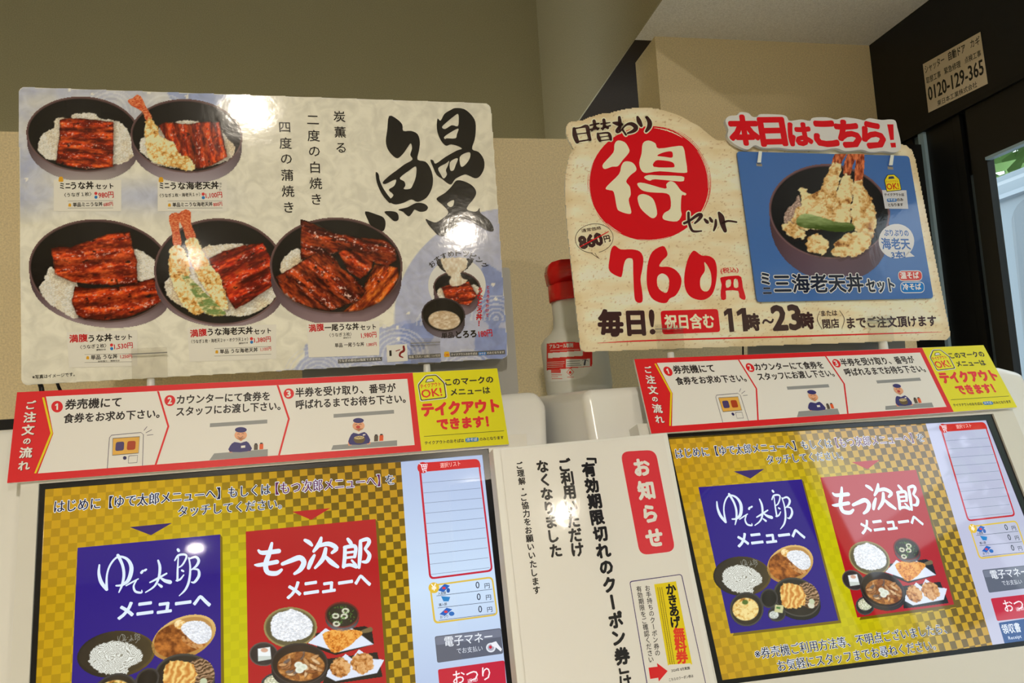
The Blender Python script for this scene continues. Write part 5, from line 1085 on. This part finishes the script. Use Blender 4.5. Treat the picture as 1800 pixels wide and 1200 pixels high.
fill(s, [(1294, 560), (1328, 556), (1338, 574), (1290, 578)], (60, 70, 90), 5); text(s, 'OK!', 1282, 658, 1372, 652, 44, (200, 60, 30), 5, .03); text(s, 'テイクアウト', 1274, 606, 1364, 602, 16, (196, 70, 40), 5, .01)
fill(s, [(1243, 660), (1427, 662), (1442, 802), (1266, 800)], (206, 202, 202), 2.5, name='note_label')
b = Bag(); textb(b, s, 'テイクアウトは', 1262, 706, 1410, 706, 21, 5, .03); textb(b, s, 'のみ', 1358, 746, 1404, 744, 22, 5, .03); textb(b, s, 'となります', 1292, 784, 1402, 781, 22, 5, .03); b.out('lettering', mat((50, 46, 50)), s)
fill(s, rquad([(1279, 724), (1352, 723), (1354, 748), (1281, 750)], 10), (50, 110, 180), 4, name='blue_pill'); text(s, '冷そば', 1286, 745, 1346, 744, 19, (220, 224, 230), 6, .02)
for q in ([(296, 458), (338, 461), (342, 482), (300, 480)], [(1285, 482), (1326, 484), (1330, 506), (1289, 504)]): fill(s, q, (150, 140, 124), 1.5, name='slot')
s.view = S4; OL = (222, 218, 214); NV = (26, 32, 52)
for t, a, c, h, bo in (('ミ', (178, 540), (238, 538), 88, .05), ('ニ', (188, 612), (250, 610), 44, .09), ('三海老天丼', (280, 606), (982, 598), 146, .03), ('セット', (1010, 604), (1228, 596), 102, .04)):
    text(s, t, *a, *c, h, NV, 5, bo, outline=OL, ow=.075 if h > 120 else .12)
for q, c, t, yb in (([(1250, 430), (1442, 427), (1446, 512), (1256, 514)], (204, 64, 50), '温そば', 494), ([(1268, 519), (1460, 517), (1463, 606), (1273, 609)], (30, 118, 192), '冷そば', 584)):
    fill(s, rquad(q, 40, 6), OL, 3, name='pill_border'); Q = np.array(q, float); C_ = Q.mean(0); fill(s, rquad([tuple(C_+(v-C_)*np.array([.95, .86])) for v in Q], 34, 6), c, 4, name='pill')
    x0 = q[0][0]+24; text(s, t, x0, yb, x0+145, yb-3, 50, (236, 224, 216), 5, .035)
s.view = S2
for k, q in enumerate(([(318, 366), (342, 366), (334, 452), (306, 452)], [(1312, 394), (1336, 394), (1326, 472), (1298, 472)])):
    slab('metal_hook', s, q, (226, 230, 228), .0012, h=.004, kind='plastic', bev=.0003)
s.view = None
# ================================================================ clear clip stands
acr = clear('clear_acrylic', (.965, .96, .95))
def clip(S_, quad, stem, label, vw):
    s = S_.off(.006); s.view = vw; root = empty('clip_stand', s); tag(root, label, 'clip', 'clear clip stands')
    slab('clear_plate', s, rquad(quad, [8, 8, 3, 3]), None, .0012, m=acr, h=0)
    Q = np.array(quad, float); t_ = 46
    q2 = [tuple(Q[0]+(Q[3]-Q[0])*.16), tuple(Q[1]+(Q[2]-Q[1])*.16), tuple(Q[1]+(Q[2]-Q[1])*.19), tuple(Q[0]+(Q[3]-Q[0])*.19)]
    slab('plate_lip', s, q2, (120, 116, 108), .002, h=.0008, kind='plastic')
    q3 = [tuple(Q[3]+(Q[2]-Q[3])*.3+np.array([0, -8])), tuple(Q[3]+(Q[2]-Q[3])*.8+np.array([0, -8])), tuple(Q[3]+(Q[2]-Q[3])*.8+np.array([0, 4])), tuple(Q[3]+(Q[2]-Q[3])*.3+np.array([0, 4]))]
    slab('plate_foot', s, q3, None, .012, m=acr, h=.001)
    s.view = None; x0, x1, y0, y1 = stem
    c = s.pxa([((x0+x1)/2, y0), ((x0+x1)/2, y1), (x0, y0), (x1, y0)], -.006); r = np.linalg.norm(c[3]-c[2])/2
    a, b_ = (c[0][0], c[0][1], -.006), (c[1][0], c[1][1]-.03, -.006)
    n = 14; v = []; f = []
    for (X, Y_, Z), rr in ((a, r*.72), ((a[0], a[1]-.001, a[2]), r*.86), (((a[0]+b_[0])/2, (a[1]+b_[1])/2, a[2]), r*1.05), (b_, r*1.2)):
        for i in range(n): t = 2*math.pi*i/n; v.append((X+rr*math.cos(t), Y_, Z+rr*math.sin(t)))
    for j in range(3):
        for i in range(n): f.append((j*n+i, (j+1)*n+i, (j+1)*n+(i+1) % n, j*n+(i+1) % n))
    f.append(tuple(range(n))); link('stem', mesh('stem', v, f, True), mat((226, 220, 208), 'plastic'), root)
clip(PO, [(893, 900), (1135, 888), (1141, 1104), (899, 1116)], (257, 273, 665, 690), 'clear clip on a white stem on the eel poster under the two-fillet bowl', V2)
clip(PO, [(1055, 806), (1250, 799), (1258, 970), (1060, 984)], (743, 757, 640, 660), 'clear clip on a white stem holding the eel poster beside its sachet picture', V4)
clip(SG, [(952, 855), (1172, 850), (1186, 1054), (975, 1063)], (1172, 1185, 619, 636), 'clear clip on a white stem over the red pill of the day set sign', S3)
clip(SG, [(1010, 790), (1205, 780), (1226, 990), (1030, 1000)], (1544, 1559, 600, 614), 'clear clip on a white stem over the last words of the day set sign', S4)
# grey backing boards
def backer(S_, q, h, label):
    s = S_.off(h); o = slab('backing_sheet', s, rquad(q, 6), (166, 160, 150), .003, parent=False); tag(o, label, 'board'); return o
backer(PO, [(528, 480), (896, 470), (912, 692), (532, 700)], -.03, 'plain grey sheet standing behind the eel poster above the left machine')
backer(SG, [(1314, 480), (1580, 470), (1593, 628), (1316, 640)], -.03, 'plain grey sheet standing behind the foot of the day set sign')
# ================================================================ spray bottle on top of the right machine
bz = 1.16
bc = ray(1020, 694)*bz; br_ = abs(59.5*bz/F)*.985
Bm = Matrix.Translation(Vector(bc+EYE)) @ Matrix.Rotation(math.radians(-3.5), 4, 'Y')
BT = bpy.data.objects.new('spray_bottle', None); COL.objects.link(BT); BT.matrix_world = Bm; BT.empty_display_size = .02
tag(BT, 'cloudy alcohol spray bottle with a red trigger head, on top of the right machine', 'spray bottle')
k = bz/F
mk = mat((232, 226, 208), 'satin', rough=.32).copy(); pb = mk.node_tree.nodes['Principled BSDF']; pb.inputs['Transmission Weight'].default_value = .15; pb.inputs['IOR'].default_value = 1.3
lathe('bottle_body', [(0, .0008), (br_*.86, 0), (br_*.97, 5*k), (br_, 14*k), (br_, 86*k), (br_*.975, 96*k), (br_*.86, 105*k), (br_*.66, 113*k), (br_*.56, 122*k), (br_*.52, 140*k), (br_*.52, 170*k), (0, 170*k)], mk, BT)
redp = mat((206, 26, 22), 'plastic')
lathe('screw_collar', [(0, 168*k), (33.5*k, 168*k), (34*k, 172*k), (33*k, 196*k), (30*k, 199*k), (0, 199*k)], redp, BT)
def prof_prism(name, pts, w, m, parent, bev=.0015):
    n = len(pts); v = [(x*k, -w*k/2, z*k) for x, z in pts]+[(x*k, w*k/2, z*k) for x, z in pts]
    f = [tuple(range(n)), tuple(range(2*n-1, n-1, -1))]+[(i, n+i, n+(i+1) % n, (i+1) % n) for i in range(n)]
    me = mesh(name, v, f); bm = bmesh.new(); bm.from_mesh(me); bmesh.ops.recalc_face_normals(bm, faces=bm.faces)
    bmesh.ops.bevel(bm, geom=bm.edges[:], offset=bev, segments=2, affect='EDGES', clamp_overlap=True); bm.to_mesh(me); bm.free()
    for p in me.polygons: p.use_smooth = True
    return link(name, me, m, parent)
prof_prism('trigger_head', [(-31, 198), (-33, 222), (-28, 236), (-10, 240), (70, 238), (86, 230), (86, 214), (40, 210), (30, 198)], 40, redp, BT)
prof_prism('trigger', [(44, 212), (60, 212), (72, 170), (66, 152), (58, 160), (56, 185)], 16, redp, BT)
prof_prism('nozzle', [(84, 214), (98, 216), (98, 230), (84, 230)], 20, mat((230, 226, 220), 'plastic'), BT)
# label wrapped round the front of the bottle
s = Surf.world([1, 0, 0], [0, 0, 1], bc); s.n = np.array([0., -1., 0.]); s.o = bc+s.n*br_
lbl = bpy.data.objects.new('tmp', None); COL.objects.link(lbl); lbl.matrix_world = s.mw(); s.root = lbl; s.view = (880, 420, 3)
VB = s.view
p = Paint(s, 243, 540, 482, 756, .9, (232, 226, 214)); x, y = p.x, p.y; p.a[:] = 1
red = C3((214, 40, 36)); top = 548+8*((x-400)/160)**2-(x-400)*.0
p.put((y < 692-(x-240)*.085)*1., red); p.put(((x > 250) & (x < 434) & (y > 601-(x-250)*.07) & (y < 628-(x-250)*.07))*1., C3((234, 228, 216)))
p.put(((x > 344) & (x < 470) & (y > 634-(x-344)*.02) & (y < 676-(x-344)*.04))*1., C3((226, 222, 214)))
p.put(((np.abs(x-291) < 26) & (y > 688) & (y < 706))*.8, red)
e = p.sd(rquad([(241, 552), (400, 540), (484, 566), (480, 716), (400, 742), (246, 754)], [4, 60, 8, 60, 60, 10])); p.a = np.clip(e+.6, 0, 1)
p.out('label', 1, 'print', 'red and white label')
b = Bag(); textb(b, s, 'アルコール製剤', 258, 578, 382, 570, 22, 3, .03); b.out('lettering', mat((238, 230, 220)), s)
b = Bag()
for y0, x0, x1 in ((589, 262, 410), (650, 247, 335), (659, 247, 338), (668, 247, 330), (677, 247, 325)):
    x = x0
    while x < x1: strokeb(b, s, [(x, y0-(x-x0)*.05, 2.6), (x+5, y0-(x-x0)*.05-.3, 2.6)], 3, n=1); x += 7
b.out('fine_print', mat((240, 200, 190)), s)
b = Bag()
for y0, x0, x1 in ((645, 350, 420), (658, 350, 415), (668, 350, 425)):
    x = x0
    while x < x1: strokeb(b, s, [(x, y0-(x-x0)*.05, 2.8), (x+5, y0-(x-x0)*.05-.3, 2.8)], 3, n=1); x += 7
strokeb(b, s, [(430, 640, 2), (445, 636, 3), (462, 644, 2)], 3); strokeb(b, s, [(446, 640, 8), (442, 662, 10)], 3)
b.out('fine_print', mat((70, 70, 80)), s)
b = Bag()
for y0, x0, x1 in ((716, 268, 318), (726, 268, 300), (736, 270, 326), (728, 352, 384)):
    x = x0
    while x < x1: strokeb(b, s, [(x, y0, 2.6), (x+5, y0, 2.6)], 3, n=1); x += 7
d = [(366, 682), (386, 700), (368, 720), (348, 702)]
for i in range(4): strokeb(b, s, [(*d[i], 2.4), (*d[(i+1) % 4], 2.4)], 3, n=1)
fillb(b, s, [(366, 692), (374, 703), (370, 710), (362, 710), (359, 703)], 3); b.out('hazard_mark', mat((214, 50, 44)), s)
# roll the flat label on to the bottle
inv = Bm.inverted()
for o in [o for o in COL.objects if o.parent is lbl]:
    L0 = s.mw()
    for v in o.data.vertices:
        w_ = L0 @ v.co; q = inv @ w_; d = np.array(w_)-EYE; dd = inv.to_3x3() @ Vector(d); oo = inv @ Vector(EYE); R = br_+.0002+v.co.z
        A = dd.x**2+dd.y**2; B = 2*(oo.x*dd.x+oo.y*dd.y); Cc = oo.x**2+oo.y**2-R*R; D = B*B-4*A*Cc
        if D < 0: D = 0
        t = (-B-math.sqrt(D))/(2*A); v.co = oo+dd*t
    o.parent = BT
    for pl in o.data.polygons: pl.use_smooth = True
bpy.data.objects.remove(lbl)
# ================================================================ cables
def cable(label, pts, z, r):
    P = catmull(np.array([ray(px, py)*zz for px, py, zz in pts])+EYE, 5, False)
    o = tube('cable', P, r, mat((26, 26, 28), 'satin')); tag(o, label, 'cable', 'black cables')
cable('thick black cable hanging below the left end of the eel poster', [(76, 640, 1.06), (70, 668, 1.06), (74, 690, 1.05), (80, 760, 1.06)], 1.0, .0035)
cable('thin black cable looped beside the thick one below the eel poster', [(100, 640, 1.06), (98, 662, 1.05), (104, 682, 1.05), (112, 700, 1.06), (110, 760, 1.06)], 1.0, .0022)
cable('straight black cable dropping from the foot of the day set sign', [(1306, 560, 1.14), (1306, 620, 1.14), (1307, 680, 1.14)], 1.1, .0013)
cable('bent black cable dropping from the foot of the day set sign', [(1326, 560, 1.14), (1321, 612, 1.14), (1316, 640, 1.14), (1318, 690, 1.14)], 1.1, .0026)
# small black device behind the banner's left end
q = ray(14, 742)*1.0+EYE
dv = box('power_strip', (q[0]-.02, q[0]+.03, q[1]-.01, q[1]+.03, q[2]-.012, q[2]+.004), mat((26, 26, 28), 'satin'), bev=.002); tag(dv, 'small black power unit on top of the left machine behind the banner', 'power unit')
# ================================================================ shop front on the right: black frame and glazed door
def yz(px, py, X=Xd):
    r = ray(px, py)*(X/ray(px, py)[0]); return r[1], r[2]
def Yat(px, py=400, X=Xd): return yz(px, py, X)[0]
zt, zt2 = yz(1740, 274)[1], yz(1800, 248)[1]; Zg = (zt+zt2)/2
Yg = Yat(1750)                               # far edge of the glass
y_end = -1.5
fr = bpy.data.objects.new('door_1', None); COL.objects.link(fr); tag(fr, kind='structure'); fr.location = (Xd, 0, 0)
def pbox(name, y0, y1, z0, z1, x0=0., x1=.014, m=blk, parent=fr, bev=0):
    return box(name, (x0, x1, min(y0, y1), max(y0, y1), z0+E_, z1+E_), m, parent, bev=bev)
zl = yz(1600, 236)[1]
pbox('lintel', YP+.02, y_end, zl, H, 0, .09)
pbox('lintel_lip', YP+.02, y_end, zl-.012, zl, -.008, .05, blk2)
Y1, Y2, Y3, Y4, Y5 = Yat(1622), Yat(1632), Yat(1645), Yat(1709), Yat(1722)
pbox('side_post', YP+.02, Y1, -1.45, zl, .0, .014)
pbox('side_rail', Y1, Y2, -1.45, zl, .006, .014, mat((104, 122, 130), 'satin'))
pbox('side_gasket', Y2, Yat(1635), -1.45, zl, .010, .014, blk2)
pbox('side_rail', Yat(1635), Y3, -1.45, zl, -.004, .014, steel)
pbox('door_stile', Y3, Yat(1693), -1.45, zl-.012, .004, .014)
pbox('door_stile', Yat(1694.5), Y4, -1.45, zl-.012, .002, .014, blk2)
pbox('door_jamb', Y4, Y5, -1.45, Zg-.02, .012, .014, mat((84, 92, 96), 'satin'))
pbox('door_jamb', Y5, Yg, -1.45, zl-.012, .0, .014)
pbox('door_backing', Y3, Yg, -1.45, zl, .014, .018, blk2)
pbox('top_rail', Yg, y_end, Zg, zl-.012, .0, .014)
pbox('glazing_bead', Yg, y_end, Zg-.006, Zg, -.004, .012, steel)
for yy in (.1, -.75): pbox('mullion', yy, yy-.06, -1.45, Zg, .0, .014)
pbox('bottom_rail', Yg, y_end, -1.45, -1.2, .0, .014)
gm = clear('door_glass', (.90, .93, .93))
for y0, y1 in ((Yg, .1), (.04, -.75), (-.81, y_end)): link('glass_pane', mesh('glass_pane', [(.008, y0, -1.2+E_), (.008, y1, -1.2+E_), (.008, y1, Zg+E_), (.008, y0, Zg+E_)], [(0, 3, 2, 1)]), gm, fr)
wbox('wall_right', (Xd, 3.0, y_end-.1, y_end, -1.45, H), mat((190, 176, 140), 'wall'))
wbox('wall_side', (3.0, 3.05, -6.1, y_end, -1.45, H), mat((190, 176, 140), 'wall'))
wbox('trim_corner', (Xd, Xd+.1, YP, YU+.1, -1.45, H), blk)
# phone number sticker on the lintel
s = Surf.world([0, -1, 0], [0, 0, 1], [Xd-.0015, 0, 0]); s.n = np.array([-1., 0, 0]); s.o = ray(1632, 198)*((Xd-.0015)/ray(1632, 198)[0])
root = empty('phone_sticker', s); tag(root, 'cream sticker with a phone number on the black door lintel', 'sticker')
stq = [(1622, 113), (1723, 56), (1736, 147), (1632, 198)]
slab('sticker_sheet', s, stq, (212, 192, 162), .0008, kind='satin', h=0)
s.view = (1480, 0, 5.453)
b = Bag(); up = lambda x, y, h: (x-h*.11, y-h)
for t, x0, y0, x1, y1, h, bo in (('シャッター', 800, 708, 985, 606, 76, .01), ('自動ドア', 1025, 583, 1185, 500, 82, .02), ('カギ', 1235, 464, 1325, 420, 78, .012), ('取替工事', 812, 806, 950, 738, 62, .01), ('緊急修理', 985, 715, 1140, 640, 62, .012), ('点検工事', 1180, 612, 1335, 536, 60, .01), ('0120-129-365', 835, 968, 1362, 706, 128, .022), ('東日本工業株式会社', 918, 1018, 1298, 832, 52, .01)):
    textb(b, s, t, x0, y0, x1, y1, h, 1.5, bo, up=up(x0, y0, h))
b.out('lettering', mat((30, 28, 26), 'satin'), s); s.view = None
# ================================================================ outside
gr = mat((150, 150, 146), 'matte')
wbox('ground_1', (Xd+.1, 16, -9, 12, -1.6, -1.5), gr)
van = bpy.data.objects.new('parked_van', None); COL.objects.link(van); van.location = (3.5, 0, 0); tag(van, 'pale grey van parked outside beyond the door glass', 'van')
vp = mat((104, 116, 120), 'plastic')
zr = yz(1770, 290, 3.5)[1]; zg = yz(1775, 340, 3.5)[1]
def vprof(name, prof, y0, y1, m, parent, bev=.0):
    n = len(prof); v = [(x, y0, z+E_) for x, z in prof]+[(x, y1, z+E_) for x, z in prof]
    f = [tuple(range(n)), tuple(range(2*n-1, n-1, -1))]+[(i, n+i, n+(i+1) % n, (i+1) % n) for i in range(n)]
    me = mesh(name, v, f); bm = bmesh.new(); bm.from_mesh(me); bmesh.ops.recalc_face_normals(bm, faces=bm.faces)
    if bev: bmesh.ops.bevel(bm, geom=[e for e in bm.edges if e.calc_face_angle(0) > .5], offset=bev, segments=3, affect='EDGES', clamp_overlap=True)
    bm.to_mesh(me); bm.free(); return link(name, me, m, parent)
vy0, vy1 = .6, 5.2
vprof('body', [(0, -1.0), (0, -.1), (.04, zg), (.06, zr-.03), (.14, zr), (1.5, zr+.05), (1.7, zr-.05), (1.74, -1.0)], vy0, vy1, vp, van, .05)
vprof('roof_gutter', [(.0, zg-.012), (.0, zg+.012), (.05, zg+.02), (.05, zg-.02)], vy0+.1, vy1-.1, mat((126, 136, 140), 'plastic'), van)
for a in (.9, 2.5, 3.7):
    q = rrect(a, -.15, a+.9, zg-.05, .12); v = [(.03 if z > -.05 else -.002, y, z+E_) for y, z in q]; n = len(v)
    link('window', mesh('window', [(x-.012, y, z) for x, y, z in v], [tuple(range(n))[::-1]]), mat((84, 95, 99), 'plastic'), van)
for yy in (1.4, 4.3):
    o = lathe('wheel', [(0, -.1), (.2, -.1), (.3, -.09), (.32, -.04), (.32, .06), (0, .06)], mat((30, 30, 30), 'matte'), van, n=24); o.location = (.08, yy, -1.15+E_); o.rotation_euler = (0, math.pi/2, 0)
rs = random.Random(3)
def shrub(name, cx, cy, cz, r, label, seed):
    rr = np.random.RandomState(seed); v = []; f = []; N = 2600
    d = rr.randn(N, 3); d /= np.linalg.norm(d, axis=1)[:, None]; d *= (r*(.55+.45*rr.rand(N)**.5))[:, None]; d[:, 1] *= 1.6
    for q in d:
        a = rr.randn(3)*.09; b2 = rr.randn(3)*.09; k0 = len(v); c = np.array([cx, cy, cz])+q; v += [tuple(c-a), tuple(c+b2), tuple(c+a), tuple(c-b2)]; f.append((k0, k0+1, k0+2, k0+3))
    root = bpy.data.objects.new(name, None); COL.objects.link(root); tag(root, label, 'tree', 'street trees')
    link('foliage', mesh('foliage', v, f), mat([(96, 128, 66), (120, 150, 84), (84, 112, 58)][seed % 3], 'matte'), root)['kind'] = 'stuff'
    tube('trunk', [(cx, cy, -.05), (cx+.05, cy, cz*.5), (cx, cy, cz)], .12, mat((90, 76, 60), 'matte'), root)
for i, (a, b2, lab) in enumerate(((7.5, 6.4, 'leafy green street tree above the van roof'), (8.2, -1.2, 'leafy green street tree further towards the shop door'), (7.8, 14.2, 'leafy green street tree farthest along the street'))): shrub('street_tree', a, b2, 3.9 if i == 0 else 3.6, 1.9, lab, i)
fac = bpy.data.objects.new('building', None); COL.objects.link(fac); tag(fac, 'pale tiled building across the street', 'building')
box('facade', (10.6, 12, -14, -3.6, -.1, 5.0), mat((206, 204, 196), 'wall'), fac)
for i in range(5):
    for j in range(2):
        o = box('window', (10.54, 10.62, -13.6+i*2., -12.3+i*2., 1.0+j*2., 2.3+j*2.), mat((70, 80, 86), 'plastic'), fac)
